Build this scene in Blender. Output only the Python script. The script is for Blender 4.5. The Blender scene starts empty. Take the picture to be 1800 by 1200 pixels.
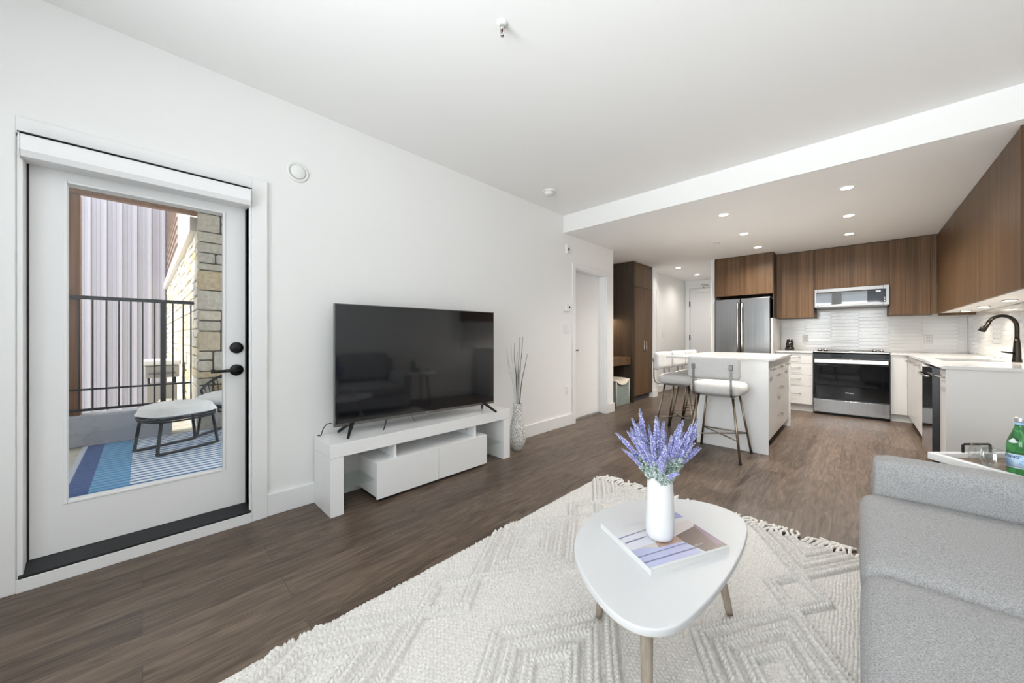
import bpy, bmesh, math, random
import numpy as np
from mathutils import Vector, Matrix

S = bpy.context.scene
COL = S.collection
PI = math.pi
random.seed(7)

# ------------------------------------------------------------------ camera
cam_d = bpy.data.cameras.new('camera')
cam = bpy.data.objects.new('camera', cam_d)
COL.objects.link(cam)
FPX = 628.0
cam_d.sensor_width = 36.0
cam_d.lens = FPX / 1800.0 * 36.0
cam_d.shift_y = -7.0 / 1800.0
cam_d.clip_start = 0.02
YAW = math.atan2(607.0, 628.0)
cam.location = (2.658, 0.0, 1.117)
cam.rotation_euler = (PI / 2, 0, YAW)
S.camera = cam

# ------------------------------------------------------------------ view
S.view_settings.view_transform = 'Standard'
S.view_settings.look = 'None'
S.view_settings.gamma = 1.0
S.view_settings.use_curve_mapping = False
S.view_settings.exposure = 0.58
S.cycles.max_bounces = 10
S.cycles.diffuse_bounces = 6
S.cycles.transparent_max_bounces = 12
S.cycles.caustics_reflective = False
S.cycles.caustics_refractive = False
S.cycles.sample_clamp_indirect = 6.0
S.cycles.use_denoising = True

# ------------------------------------------------------------------ world and daylight
W = bpy.data.worlds.new('sky')
S.world = W
W.use_nodes = True
bg = W.node_tree.nodes['Background']
bg.inputs[0].default_value = (0.86, 0.93, 1.0, 1)
bg.inputs[1].default_value = 2.0


def light(name, kind, loc, energy, color=(1, 1, 1), rot=(0, 0, 0), **kw):
    d = bpy.data.lights.new(name, kind)
    d.energy = energy
    d.color = color
    for k, v in kw.items():
        setattr(d, k, v)
    o = bpy.data.objects.new(name, d)
    COL.objects.link(o)
    o.location = loc
    o.rotation_euler = rot
    return o


sun_dir = Vector((0.24, -0.78, 0.62)).normalized()
sun = light('sun', 'SUN', (0, -5, 8), 2.6, (1.0, 0.93, 0.82), angle=0.02)
sun.rotation_euler = sun_dir.to_track_quat('Z', 'Y').to_euler()
# lamps added outside the two rear windows as daylight, tilted up at the ceiling
for n, (xa, xb) in enumerate(((1.10, 2.12), (2.26, 3.30))):
    light('window_daylight', 'AREA', ((xa + xb) / 2, -2.0, 1.46), 46, (0.95, 0.975, 1.0), (PI / 2 + 0.58, 0, -0.22),
          shape='RECTANGLE', size=xb - xa, size_y=2.0, spread=math.radians(120))

# ------------------------------------------------------------------ materials
MATS = {}


def pbr(name, col, rough=0.5, metal=0.0, **kw):
    m = bpy.data.materials.new(name)
    m.use_nodes = True
    b = m.node_tree.nodes['Principled BSDF']
    b.inputs['Base Color'].default_value = (*col, 1)
    b.inputs['Roughness'].default_value = rough
    b.inputs['Metallic'].default_value = metal
    for k, v in kw.items():
        b.inputs[k].default_value = v
    MATS[name] = m
    return m


def nd(m, t, **kw):
    n = m.node_tree.nodes.new(t)
    for k, v in kw.items():
        setattr(n, k, v)
    return n


def lk(m, a, ao, b, bi):
    m.node_tree.links.new(a.outputs[ao], b.inputs[bi])


def bsdf(m):
    return m.node_tree.nodes['Principled BSDF']


def mapped_noise(m, scale, nscale=1.0, detail=4.0, rough=0.55, coord='Object', rot=(0, 0, 0)):
    tc = nd(m, 'ShaderNodeTexCoord')
    mp = nd(m, 'ShaderNodeMapping')
    mp.inputs['Scale'].default_value = scale
    mp.inputs['Rotation'].default_value = rot
    lk(m, tc, coord, mp, 'Vector')
    n = nd(m, 'ShaderNodeTexNoise')
    n.inputs['Scale'].default_value = nscale
    n.inputs['Detail'].default_value = detail
    n.inputs['Roughness'].default_value = rough
    lk(m, mp, 'Vector', n, 'Vector')
    return n


def ramp(m, src, out, stops, target, sock='Base Color'):
    r = nd(m, 'ShaderNodeValToRGB')
    e = r.color_ramp.elements
    e[0].position, e[0].color = stops[0][0], (*stops[0][1], 1)
    e[1].position, e[1].color = stops[-1][0], (*stops[-1][1], 1)
    for p, c in stops[1:-1]:
        x = e.new(p)
        x.color = (*c, 1)
    lk(m, src, out, r, 'Fac')
    if target is not None:
        lk(m, r, 'Color', target, sock)
    return r


def bump(m, src, out, strength, dist=0.01):
    b = nd(m, 'ShaderNodeBump')
    b.inputs['Strength'].default_value = strength
    b.inputs['Distance'].default_value = dist
    lk(m, src, out, b, 'Height')
    lk(m, b, 'Normal', bsdf(m), 'Normal')
    return b


def fabric(name, c1, c2, scale=260, bstr=0.35, rough=0.95):
    m = pbr(name, c1, rough)
    bsdf(m).inputs['Specular IOR Level'].default_value = 0.15
    n = mapped_noise(m, (scale, scale, scale), 1.0, 3.0, 0.7)
    ramp(m, n, 'Fac', [(0.35, c1), (0.65, c2)], bsdf(m))
    bump(m, n, 'Fac', bstr, 0.004)
    return m


def veneer(name, dark, mid, lite, vert='Z', rough=0.42):
    m = pbr(name, mid, rough, 0.0, **{'Specular IOR Level': 0.22})
    sc = {'Z': (75, 75, 0.9), 'Y': (75, 0.9, 75), 'X': (0.9, 75, 75)}[vert]
    n = mapped_noise(m, sc, 1.0, 5.0, 0.65)
    n2 = mapped_noise(m, tuple(v * 0.16 for v in sc), 1.0, 2.0)
    mx = nd(m, 'ShaderNodeMath', operation='MULTIPLY_ADD')
    lk(m, n2, 'Fac', mx, 0)
    mx.inputs[1].default_value = 0.35
    mm = nd(m, 'ShaderNodeMath', operation='MULTIPLY')
    lk(m, n, 'Fac', mm, 0)
    mm.inputs[1].default_value = 0.65
    lk(m, mm, 'Value', mx, 2)
    ramp(m, mx, 'Value', [(0.32, dark), (0.5, mid), (0.66, lite)], bsdf(m))
    bump(m, n, 'Fac', 0.08, 0.002)
    return m


wall_m = pbr('wall_paint', (0.84, 0.836, 0.825), 0.85)
ceil_m = pbr('ceiling_paint', (0.90, 0.896, 0.885), 0.9)
trim_m = pbr('trim_paint', (0.83, 0.83, 0.825), 0.38)
door_m = pbr('door_paint', (0.80, 0.80, 0.80), 0.42)
valance_m = pbr('valance_white', (0.84, 0.84, 0.84), 0.4)
plastic_m = pbr('white_plastic', (0.82, 0.82, 0.80), 0.35)
shadow_gap_m = pbr('rubber_black', (0.012, 0.012, 0.012), 0.6)
sill_m = pbr('black_sill', (0.018, 0.02, 0.022), 0.38)
blackmet_m = pbr('black_metal', (0.02, 0.021, 0.024), 0.38, 0.6)
lacq_m = pbr('white_lacquer', (0.89, 0.893, 0.895), 0.22)
cab_m = pbr('cabinet_white', (0.68, 0.672, 0.655), 0.3)
kick_m = pbr('kick_white', (0.72, 0.71, 0.69), 0.4)
counter_m = pbr('quartz', (0.72, 0.715, 0.70), 0.12)
screen_m = pbr('tv_screen', (0.006, 0.007, 0.009), 0.06, 0.0, **{'Specular IOR Level': 0.75})
bezel_m = pbr('tv_bezel', (0.17, 0.165, 0.155), 0.38, 0.8)
tvback_m = pbr('tv_back', (0.03, 0.03, 0.03), 0.5)
chrome_m = pbr('chrome', (0.66, 0.64, 0.61), 0.16, 1.0)
nickel_m = pbr('brushed_nickel', (0.50, 0.475, 0.435), 0.28, 1.0)
brass_m = pbr('antique_brass', (0.34, 0.29, 0.225), 0.3, 1.0)
gun_m = pbr('gunmetal_bar', (0.22, 0.21, 0.20), 0.38, 0.9)
steel_m = pbr('stainless', (0.36, 0.36, 0.36), 0.2, 1.0)
n = mapped_noise(steel_m, (160, 160, 1.2), 1.0, 3.0)
ramp(steel_m, n, 'Fac', [(0.3, (0.31, 0.31, 0.315)), (0.7, (0.41, 0.41, 0.415))], bsdf(steel_m))
mwsteel_m = pbr('brushed_steel', (0.26, 0.255, 0.25), 0.34, 1.0)
dsteel_m = pbr('charcoal_steel', (0.055, 0.056, 0.06), 0.32, 0.8)
blackgl_m = pbr('black_glass', (0.004, 0.0045, 0.006), 0.04)
mirror_m = pbr('dark_mirror_glass', (0.16, 0.16, 0.16), 0.06, 0.9)
dgap_m = pbr('dark_gap', (0.02, 0.02, 0.02), 0.6)
tile_m = pbr('glazed_tile', (0.70, 0.695, 0.68), 0.14)
grout_m = pbr('grout', (0.68, 0.675, 0.66), 0.8)
bronze_m = pbr('oil_bronze', (0.035, 0.03, 0.026), 0.3, 0.9)
ceram_m = pbr('matte_ceramic', (0.76, 0.76, 0.765), 0.42)
tabletop_m = pbr('table_white', (0.655, 0.66, 0.67), 0.4)
paper_m = pbr('paper', (0.70, 0.70, 0.695), 0.7)
twigw_m = pbr('white_twig', (0.66, 0.65, 0.62), 0.7)
twigd_m = pbr('dark_twig', (0.09, 0.08, 0.07), 0.8)
twigg_m = pbr('grey_twig', (0.42, 0.40, 0.37), 0.8)
soil_m = pbr('green_stem', (0.07, 0.13, 0.06), 0.8)
concrete_m = pbr('curb_concrete', (0.50, 0.51, 0.56), 0.85)
nc = mapped_noise(concrete_m, (14, 14, 14), 1.0, 6.0)
ramp(concrete_m, nc, 'Fac', [(0.25, (0.33, 0.34, 0.39)), (0.5, (0.44, 0.45, 0.50))], bsdf(concrete_m))
slab_m = pbr('patio_concrete', (0.50, 0.46, 0.38), 0.9)
ns_ = mapped_noise(slab_m, (6, 6, 6), 1.0, 6.0)
ramp(slab_m, ns_, 'Fac', [(0.3, (0.42, 0.39, 0.33)), (0.65, (0.58, 0.54, 0.46))], bsdf(slab_m))
soffit_m = pbr('patio_soffit', (0.75, 0.73, 0.68), 0.8)
clad_m = pbr('ribbed_metal', (0.36, 0.335, 0.365), 0.42, 0.15)
siding_m = pbr('brown_siding', (0.38, 0.28, 0.23), 0.7)
fascia_m = pbr('cream_fascia', (0.78, 0.72, 0.64), 0.7)
mortar_m = pbr('stone_mortar', (0.09, 0.075, 0.055), 0.95)
wgrill_m = pbr('grill_grey', (0.30, 0.29, 0.28), 0.45, 0.3)
wicker_m = pbr('dark_metal_frame', (0.025, 0.026, 0.03), 0.45, 0.4)
ocush_m = fabric('outdoor_cushion_fabric', (0.72, 0.72, 0.72), (0.84, 0.84, 0.83), 120, 0.2)
label_m = pbr('label_blue', (0.45, 0.62, 0.82), 0.5)
nl = mapped_noise(label_m, (40, 40, 70), 1.0, 3.0)
ramp(label_m, nl, 'Fac', [(0.35, (0.62, 0.74, 0.87)), (0.5, (0.42, 0.62, 0.84)), (0.62, (0.2, 0.42, 0.72))], bsdf(label_m))
labelw_m = pbr('label_white', (0.78, 0.80, 0.84), 0.5)
ink_m = pbr('ink_navy', (0.02, 0.03, 0.10), 0.5)
greyink_m = pbr('ink_grey', (0.55, 0.55, 0.58), 0.6)
white_ink_m = pbr('ink_white', (0.8, 0.8, 0.8), 0.5)
capm = pbr('cap_silver', (0.62, 0.61, 0.62), 0.35, 0.7)
pouf_m = fabric('pouf_green', (0.13, 0.17, 0.155), (0.36, 0.41, 0.38), 90, 0.3)
cream_m = fabric('pouf_cream', (0.62, 0.56, 0.46), (0.74, 0.69, 0.59), 90, 0.2)
piping_m = pbr('pouf_piping', (0.72, 0.70, 0.64), 0.8)
boucle_m = fabric('stool_boucle', (0.54, 0.53, 0.52), (0.74, 0.73, 0.72), 230, 0.5)
sofa_m = fabric('sofa_grey', (0.26, 0.26, 0.265), (0.51, 0.51, 0.51), 300, 0.4)
rug_m = fabric('rug_wool', (0.63, 0.61, 0.58), (0.85, 0.83, 0.80), 95, 0.25)
wood_m = veneer('walnut_veneer', (0.056, 0.030, 0.0135), (0.108, 0.061, 0.030), (0.172, 0.103, 0.055))
wood_dark_m = veneer('walnut_side', (0.035, 0.026, 0.020), (0.058, 0.044, 0.034), (0.09, 0.07, 0.055))
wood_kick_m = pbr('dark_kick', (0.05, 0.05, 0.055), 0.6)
oak_m = veneer('grey_oak', (0.26, 0.21, 0.16), (0.37, 0.31, 0.25), (0.46, 0.40, 0.33), 'Z', 0.55)
traywood_m = veneer('tray_wood', (0.14, 0.085, 0.05), (0.22, 0.14, 0.085), (0.30, 0.20, 0.13), 'X', 0.4)
cedar_m = veneer('patio_timber', (0.14, 0.06, 0.03), (0.23, 0.105, 0.05), (0.32, 0.16, 0.085), 'Z', 0.6)

# floor: vinyl planks along y
floor_m = pbr('vinyl_plank', (0.12, 0.09, 0.07), 0.40, 0.0, **{'Specular IOR Level': 0.32})
tc = nd(floor_m, 'ShaderNodeTexCoord')
mp = nd(floor_m, 'ShaderNodeMapping')
mp.inputs['Rotation'].default_value = (0, 0, PI / 2)
lk(floor_m, tc, 'Object', mp, 'Vector')
bk = nd(floor_m, 'ShaderNodeTexBrick')
bk.offset = 0.37
bk.inputs['Color1'].default_value = (0.0, 0.0, 0.0, 1)
bk.inputs['Color2'].default_value = (1, 1, 1, 1)
bk.inputs['Mortar'].default_value = (0.5, 0.5, 0.5, 1)
bk.inputs['Scale'].default_value = 1.0
bk.inputs['Mortar Size'].default_value = 0.0014
bk.inputs['Mortar Smooth'].default_value = 0.1
bk.inputs['Brick Width'].default_value = 1.22
bk.inputs['Row Height'].default_value = 0.182
lk(floor_m, mp, 'Vector', bk, 'Vector')
# shift the grain per plank
vadd = nd(floor_m, 'ShaderNodeVectorMath', operation='MULTIPLY_ADD')
lk(floor_m, bk, 'Color', vadd, 0)
vadd.inputs[1].default_value = (3.1, 7.7, 5.3)
lk(floor_m, tc, 'Object', vadd, 2)
mp2 = nd(floor_m, 'ShaderNodeMapping')
mp2.inputs['Scale'].default_value = (21, 2.4, 1)
lk(floor_m, vadd, 'Vector', mp2, 'Vector')
n1 = nd(floor_m, 'ShaderNodeTexNoise')
n1.inputs['Scale'].default_value = 1.0
n1.inputs['Detail'].default_value = 6
n1.inputs['Roughness'].default_value = 0.62
n1.inputs['Distortion'].default_value = 1.9
lk(floor_m, mp2, 'Vector', n1, 'Vector')
mp3 = nd(floor_m, 'ShaderNodeMapping')
mp3.inputs['Scale'].default_value = (140, 8, 1)
lk(floor_m, vadd, 'Vector', mp3, 'Vector')
n2 = nd(floor_m, 'ShaderNodeTexNoise')
n2.inputs['Detail'].default_value = 3
n2.inputs['Scale'].default_value = 1.0
lk(floor_m, mp3, 'Vector', n2, 'Vector')
ma = nd(floor_m, 'ShaderNodeMath', operation='MULTIPLY')
lk(floor_m, n1, 'Fac', ma, 0)
ma.inputs[1].default_value = 0.66
mb_ = nd(floor_m, 'ShaderNodeMath', operation='MULTIPLY_ADD')
lk(floor_m, n2, 'Fac', mb_, 0)
mb_.inputs[1].default_value = 0.24
lk(floor_m, ma, 'Value', mb_, 2)
mc = nd(floor_m, 'ShaderNodeMath', operation='MULTIPLY_ADD')
lk(floor_m, bk, 'Color', mc, 0)
mc.inputs[1].default_value = 0.10
lk(floor_m, mb_, 'Value', mc, 2)
rp = ramp(floor_m, mc, 'Value', [(0.36, (0.060, 0.042, 0.031)), (0.5, (0.117, 0.084, 0.062)), (0.66, (0.192, 0.144, 0.109))], None)
mixm = nd(floor_m, 'ShaderNodeMixRGB')
mixm.inputs['Color2'].default_value = (0.07, 0.052, 0.042, 1)
lk(floor_m, bk, 'Fac', mixm, 'Fac')
lk(floor_m, rp, 'Color', mixm, 'Color1')
lk(floor_m, mixm, 'Color', bsdf(floor_m), 'Base Color')
bump(floor_m, n2, 'Fac', 0.12, 0.002)

# ashlar stone, tint per stone
stone_m = pbr('ashlar_stone', (0.5, 0.46, 0.38), 0.9)
gi = nd(stone_m, 'ShaderNodeNewGeometry')
r1 = ramp(stone_m, gi, 'Random Per Island', [(0.0, (0.64, 0.48, 0.26)), (0.35, (0.58, 0.54, 0.47)), (0.7, (0.68, 0.60, 0.47)), (1.0, (0.52, 0.50, 0.47))], None)
nst = mapped_noise(stone_m, (22, 22, 22), 1.0, 6.0)
mxs = nd(stone_m, 'ShaderNodeMixRGB', blend_type='OVERLAY')
mxs.inputs['Fac'].default_value = 0.55
lk(stone_m, r1, 'Color', mxs, 'Color1')
lk(stone_m, nst, 'Fac', mxs, 'Color2')
lk(stone_m, mxs, 'Color', bsdf(stone_m), 'Base Color')
bump(stone_m, nst, 'Fac', 0.6, 0.03)

# speckled floor vase
speck_m = pbr('speckled_ceramic', (0.8, 0.8, 0.78), 0.6)
tcv = nd(speck_m, 'ShaderNodeTexCoord')
vo = nd(speck_m, 'ShaderNodeTexVoronoi')
vo.inputs['Scale'].default_value = 125
lk(speck_m, tcv, 'Object', vo, 'Vector')
ramp(speck_m, vo, 'Distance', [(0.0, (0.05, 0.045, 0.04)), (0.34, (0.16, 0.15, 0.14)), (0.43, (0.74, 0.73, 0.70)), (1.0, (0.82, 0.81, 0.78))], bsdf(speck_m))
bump(speck_m, vo, 'Distance', 0.5, 0.004)

# glass
def glassy(name, tint, gloss=0.022):
    m = bpy.data.materials.new(name)
    m.use_nodes = True
    nt = m.node_tree
    nt.nodes.clear()
    out = nt.nodes.new('ShaderNodeOutputMaterial')
    mix = nt.nodes.new('ShaderNodeMixShader')
    tr = nt.nodes.new('ShaderNodeBsdfTransparent')
    gl = nt.nodes.new('ShaderNodeBsdfGlossy')
    lw = nt.nodes.new('ShaderNodeLayerWeight')
    lw.inputs['Blend'].default_value = 0.5
    pw = nt.nodes.new('ShaderNodeMath')
    pw.operation = 'POWER'
    pw.inputs[1].default_value = 4.0
    nt.links.new(lw.outputs['Facing'], pw.inputs[0])
    fr = nt.nodes.new('ShaderNodeMath')
    fr.operation = 'MULTIPLY_ADD'
    fr.inputs[1].default_value = 0.85
    fr.inputs[2].default_value = gloss
    nt.links.new(pw.outputs[0], fr.inputs[0])
    tr.inputs['Color'].default_value = (*tint, 1)
    gl.inputs['Roughness'].default_value = 0.01
    gl.inputs['Color'].default_value = (0.95, 0.95, 0.95, 1)
    nt.links.new(fr.outputs[0], mix.inputs[0])
    nt.links.new(tr.outputs[0], mix.inputs[1])
    nt.links.new(gl.outputs[0], mix.inputs[2])
    nt.links.new(mix.outputs[0], out.inputs[0])
    MATS[name] = m
    return m


pane_m = glassy('window_glass', (0.97, 0.98, 0.98))
shelfgl_m = glassy('shelf_glass', (0.93, 0.96, 0.95))
tumbler_m = glassy('clear_glass', (0.94, 0.95, 0.95), 0.05)
greengl_m = pbr('green_glass', (0.10, 0.42, 0.14), 0.02, 0.0, **{'Transmission Weight': 0.75, 'IOR': 1.4})


def emis(name, col, s):
    m = pbr(name, (0.9, 0.9, 0.9), 0.4)
    bsdf(m).inputs['Emission Color'].default_value = (*col, 1)
    bsdf(m).inputs['Emission Strength'].default_value = s
    return m


led_m = emis('downlight_led', (1.0, 0.95, 0.86), 14)
puck_m = emis('puck_led', (1.0, 0.93, 0.82), 10)
disp_m = emis('display_digits', (0.75, 0.9, 1.0), 2.0)

# ------------------------------------------------------------------ mesh helpers
INV = {}


class MB:
    def __init__(s):
        s.v, s.f, s.sm = [], [], []

    def add(s, vs, fs, smooth=False):
        o = len(s.v)
        s.v += [tuple(v) for v in vs]
        s.f += [tuple(i + o for i in f) for f in fs]
        s.sm += [smooth] * len(fs)
        return s

    def box(s, x0, x1, y0, y1, z0, z1):
        return s.add([(x0, y0, z0), (x1, y0, z0), (x1, y1, z0), (x0, y1, z0), (x0, y0, z1), (x1, y0, z1), (x1, y1, z1), (x0, y1, z1)],
                     [(0, 3, 2, 1), (4, 5, 6, 7), (0, 1, 5, 4), (1, 2, 6, 5), (2, 3, 7, 6), (3, 0, 4, 7)])

    def prism(s, poly, z0, z1, axis='z', smooth=False):
        k = len(poly)
        def P(a, b, c):
            return {'z': (a, b, c), 'y': (a, c, b), 'x': (c, a, b)}[axis]
        vs = [P(a, b, z0) for a, b in poly] + [P(a, b, z1) for a, b in poly]
        fs = [tuple(range(k))[::-1], tuple(range(k, 2 * k))]
        s.add(vs, fs)
        o = len(s.v) - 2 * k
        for i in range(k):
            j = (i + 1) % k
            s.f.append((o + i, o + j, o + k + j, o + k + i))
            s.sm.append(smooth)
        return s

    def tube(s, pts, r, n=10, caps=True, ry=None, smooth=True):
        pts = [Vector(p) for p in pts]
        k = len(pts)
        rs = r if isinstance(r, (list, tuple)) else [r] * k
        tang = []
        for i in range(k):
            a = pts[max(0, i - 1)]
            b = pts[min(k - 1, i + 1)]
            tang.append((b - a).normalized())
        up = Vector((0, 0, 1)) if abs(tang[0].z) < 0.9 else Vector((1, 0, 0))
        nrm = tang[0].cross(up).normalized()
        vs, fs = [], []
        for i in range(k):
            t = tang[i]
            nrm = (nrm - t * nrm.dot(t))
            nrm = nrm.normalized() if nrm.length > 1e-6 else t.orthogonal().normalized()
            bn = t.cross(nrm)
            for j in range(n):
                a = 2 * PI * j / n
                vs.append(pts[i] + nrm * math.cos(a) * rs[i] + bn * math.sin(a) * rs[i] * (ry or 1))
        for i in range(k - 1):
            for j in range(n):
                a, b = i * n + j, i * n + (j + 1) % n
                fs.append((a, b, b + n, a + n))
        s.add(vs, fs, smooth)
        if caps:
            o = len(s.v) - len(vs)
            s.f.append(tuple(o + j for j in range(n))[::-1]); s.sm.append(False)
            s.f.append(tuple(o + (k - 1) * n + j for j in range(n))); s.sm.append(False)
        return s

    def lathe(s, prof, c=(0, 0, 0), n=32, smooth=True, axis='z'):
        vs, fs = [], []
        for r, z in prof:
            for j in range(n):
                a = 2 * PI * j / n
                p = (r * math.cos(a), r * math.sin(a), z)
                if axis == 'x':
                    p = (p[2], p[0], p[1])
                elif axis == 'y':
                    p = (p[0], p[2], p[1])
                vs.append((c[0] + p[0], c[1] + p[1], c[2] + p[2]))
        k = len(prof)
        for i in range(k - 1):
            for j in range(n):
                a, b = i * n + j, i * n + (j + 1) % n
                fs.append((a, b, b + n, a + n))
        s.add(vs, fs, smooth)
        o = len(s.v) - len(vs)
        s.f.append(tuple(o + j for j in range(n))[::-1]); s.sm.append(False)
        s.f.append(tuple(o + (k - 1) * n + j for j in range(n))); s.sm.append(False)
        return s

    def soft(s, x0, x1, y0, y1, z0, z1, r=0.04, top=0.0, side=0.0, n=14, bot=0.0):
        """rounded, slightly crowned block for cushions"""
        c = ((x0 + x1) / 2, (y0 + y1) / 2, (z0 + z1) / 2)
        h = ((x1 - x0) / 2, (y1 - y0) / 2, (z1 - z0) / 2)
        r = min(r, min(h) * 0.999)
        idx, vs, fs = {}, [], []
        def P(i, j, k):
            key = (i, j, k)
            if key in idx:
                return idx[key]
            q = []
            for a, hh in zip((i, j, k), h):
                t = 2 * a / n - 1
                t = math.copysign(abs(t) ** 0.8, t) if abs(t) < 1 else t
                q.append(t * hh)
            inner = [max(-(hh - r), min(hh - r, v)) for v, hh in zip(q, h)]
            d = Vector([v - w for v, w in zip(q, inner)])
            if d.length > 1e-9:
                m = max(abs(v) for v in d)
                d = d.normalized() * min(r, m if m > 0 else r) if False else d.normalized() * r * (m / r)
            p = [w + e for w, e in zip(inner, d)]
            u, w_ = p[0] / h[0], p[1] / h[1]
            k2 = max(0, (1 - u ** 4)) * max(0, (1 - w_ ** 4))
            if p[2] > 0:
                p[2] += top * k2 * (p[2] / h[2])
            else:
                p[2] += bot * k2 * (p[2] / h[2])
            zz = 1 - (p[2] / (h[2] + 1e-6)) ** 2
            p[0] += side * u * max(0, zz) * max(0, 1 - w_ ** 4)
            p[1] += side * w_ * max(0, zz) * max(0, 1 - u ** 4)
            idx[key] = len(vs)
            vs.append((c[0] + p[0], c[1] + p[1], c[2] + p[2]))
            return idx[key]
        for a in range(n):
            for b in range(n):
                fs.append((P(a, b, n), P(a + 1, b, n), P(a + 1, b + 1, n), P(a, b + 1, n)))
                fs.append((P(a, b, 0), P(a, b + 1, 0), P(a + 1, b + 1, 0), P(a + 1, b, 0)))
                fs.append((P(a, 0, b), P(a + 1, 0, b), P(a + 1, 0, b + 1), P(a, 0, b + 1)))
                fs.append((P(a, n, b), P(a, n, b + 1), P(a + 1, n, b + 1), P(a + 1, n, b)))
                fs.append((P(0, a, b), P(0, a, b + 1), P(0, a + 1, b + 1), P(0, a + 1, b)))
                fs.append((P(n, a, b), P(n, a + 1, b), P(n, a + 1, b + 1), P(n, a, b + 1)))
        return s.add(vs, fs, True)

    def xf(s, M):
        s.v = [tuple(M @ Vector(v)) for v in s.v]
        return s

    def build(s, name, mat, parent=None, bevel=0.0, seg=2, local=False, origin=None, subsurf=0):
        vs = s.v
        if parent is not None and not local:
            M = INV[parent]
            vs = [tuple(M @ Vector(v)) for v in vs]
        loc = Vector((0, 0, 0))
        if parent is None:
            if origin is None:
                xs, ys, zs = zip(*vs)
                loc = Vector(((min(xs) + max(xs)) / 2, (min(ys) + max(ys)) / 2, min(zs)))
            else:
                loc = Vector(origin)
            vs = [tuple(Vector(v) - loc) for v in vs]
        me = bpy.data.meshes.new(name)
        me.from_pydata(vs, [], s.f)
        if any(s.sm):
            me.polygons.foreach_set('use_smooth', s.sm)
        me.materials.append(mat)
        me.update()
        o = bpy.data.objects.new(name, me)
        COL.objects.link(o)
        o.location = loc
        if parent is not None:
            o.parent = parent
            INV[o] = INV[parent]
        else:
            INV[o] = Matrix.Translation(-loc)
        if bevel > 0:
            b = o.modifiers.new('bevel', 'BEVEL')
            b.width = bevel
            b.segments = seg
            b.limit_method = 'ANGLE'
            b.angle_limit = math.radians(40)
        if subsurf:
            ss = o.modifiers.new('subsurf', 'SUBSURF')
            ss.levels = ss.render_levels = subsurf
        return o


def tag(o, label, cat, group=None):
    o['label'] = label
    o['category'] = cat
    if group:
        o['group'] = group
    return o


def thing(name, label, cat, loc=(0, 0, 0), rotz=0.0, group=None):
    o = bpy.data.objects.new(name, None)
    o.empty_display_size = 0.05
    COL.objects.link(o)
    o.location = loc
    o.rotation_euler = (0, 0, rotz)
    INV[o] = (Matrix.Translation(Vector(loc)) @ Matrix.Rotation(rotz, 4, 'Z')).inverted()
    return tag(o, label, cat, group)


def struct(name, mb, mat, **kw):
    o = mb.build(name, mat, **kw)
    o['kind'] = 'structure'
    return o


def struct_root(name, loc):
    o = bpy.data.objects.new(name, None)
    o.empty_display_size = 0.05
    COL.objects.link(o)
    o.location = loc
    INV[o] = Matrix.Translation(-Vector(loc))
    o['kind'] = 'structure'
    return o


def kids(o):
    return [c for c in list(COL.objects) if c.parent == o]


def dup(root, loc, rotz=None, label=None, group=None):
    r = root.copy()
    COL.objects.link(r)
    r.location = loc
    if rotz is not None:
        r.rotation_euler = (0, 0, rotz)
    if label:
        r['label'] = label
    if group:
        r['group'] = group
    for ch in kids(root):
        c = ch.copy()
        COL.objects.link(c)
        c.parent = r
        for g in kids(ch):
            d = g.copy()
            COL.objects.link(d)
            d.parent = c
    return r


def text_mb(txt, size, M, spacing=1.0, bendr=None, bold=0.0):
    """text outlines as a mesh, laid in local xy then transformed by M (bendr wraps x round a cylinder)"""
    cu = bpy.data.curves.new('txt', 'FONT')
    cu.body = txt
    cu.size = size
    cu.align_x = 'CENTER'
    cu.space_character = spacing
    cu.resolution_u = 4
    cu.offset = bold
    ob = bpy.data.objects.new('txt', cu)
    COL.objects.link(ob)
    bpy.context.view_layer.update()
    me = ob.to_mesh()
    bm = bmesh.new()
    bm.from_mesh(me)
    if bendr:
        bmesh.ops.triangulate(bm, faces=bm.faces[:])
    vs = [v.co.copy() for v in bm.verts]
    fs = [[v.index for v in f.verts] for f in bm.faces]
    bm.free()
    ob.to_mesh_clear()
    bpy.data.objects.remove(ob)
    bpy.data.curves.remove(cu)
    mb = MB()
    out = []
    for v in vs:
        if bendr:
            a = v.x / bendr
            out.append(M @ Vector((math.sin(a) * bendr, -math.cos(a) * bendr, v.y)))
        else:
            out.append(M @ v)
    mb.add(out, fs)
    return mb


def arc(c, r, a0, a1, n, fn):
    return [fn(c[0] + r * math.cos(a0 + (a1 - a0) * i / n), c[1] + r * math.sin(a0 + (a1 - a0) * i / n)) for i in range(n + 1)]


def smooth_closed(pts, n=6):
    out = []
    k = len(pts)
    for i in range(k):
        p0, p1, p2, p3 = (Vector(pts[(i + d) % k]) for d in (-1, 0, 1, 2))
        for j in range(n):
            t = j / n
            out.append(0.5 * ((2 * p1) + (p2 - p0) * t + (2 * p0 - 5 * p1 + 4 * p2 - p3) * t * t + (3 * p1 - p0 - 3 * p2 + p3) * t ** 3))
    return out


def spline(pts, n=6):
    pts = [Vector(p) for p in pts]
    pts = [2 * pts[0] - pts[1]] + pts + [2 * pts[-1] - pts[-2]]
    out = []
    for i in range(1, len(pts) - 2):
        p0, p1, p2, p3 = pts[i - 1:i + 3]
        for j in range(n):
            t = j / n
            out.append(0.5 * ((2 * p1) + (p2 - p0) * t + (2 * p0 - 5 * p1 + 4 * p2 - p3) * t * t + (3 * p1 - p0 - 3 * p2 + p3) * t ** 3))
    out.append(pts[-2])
    return out


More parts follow.
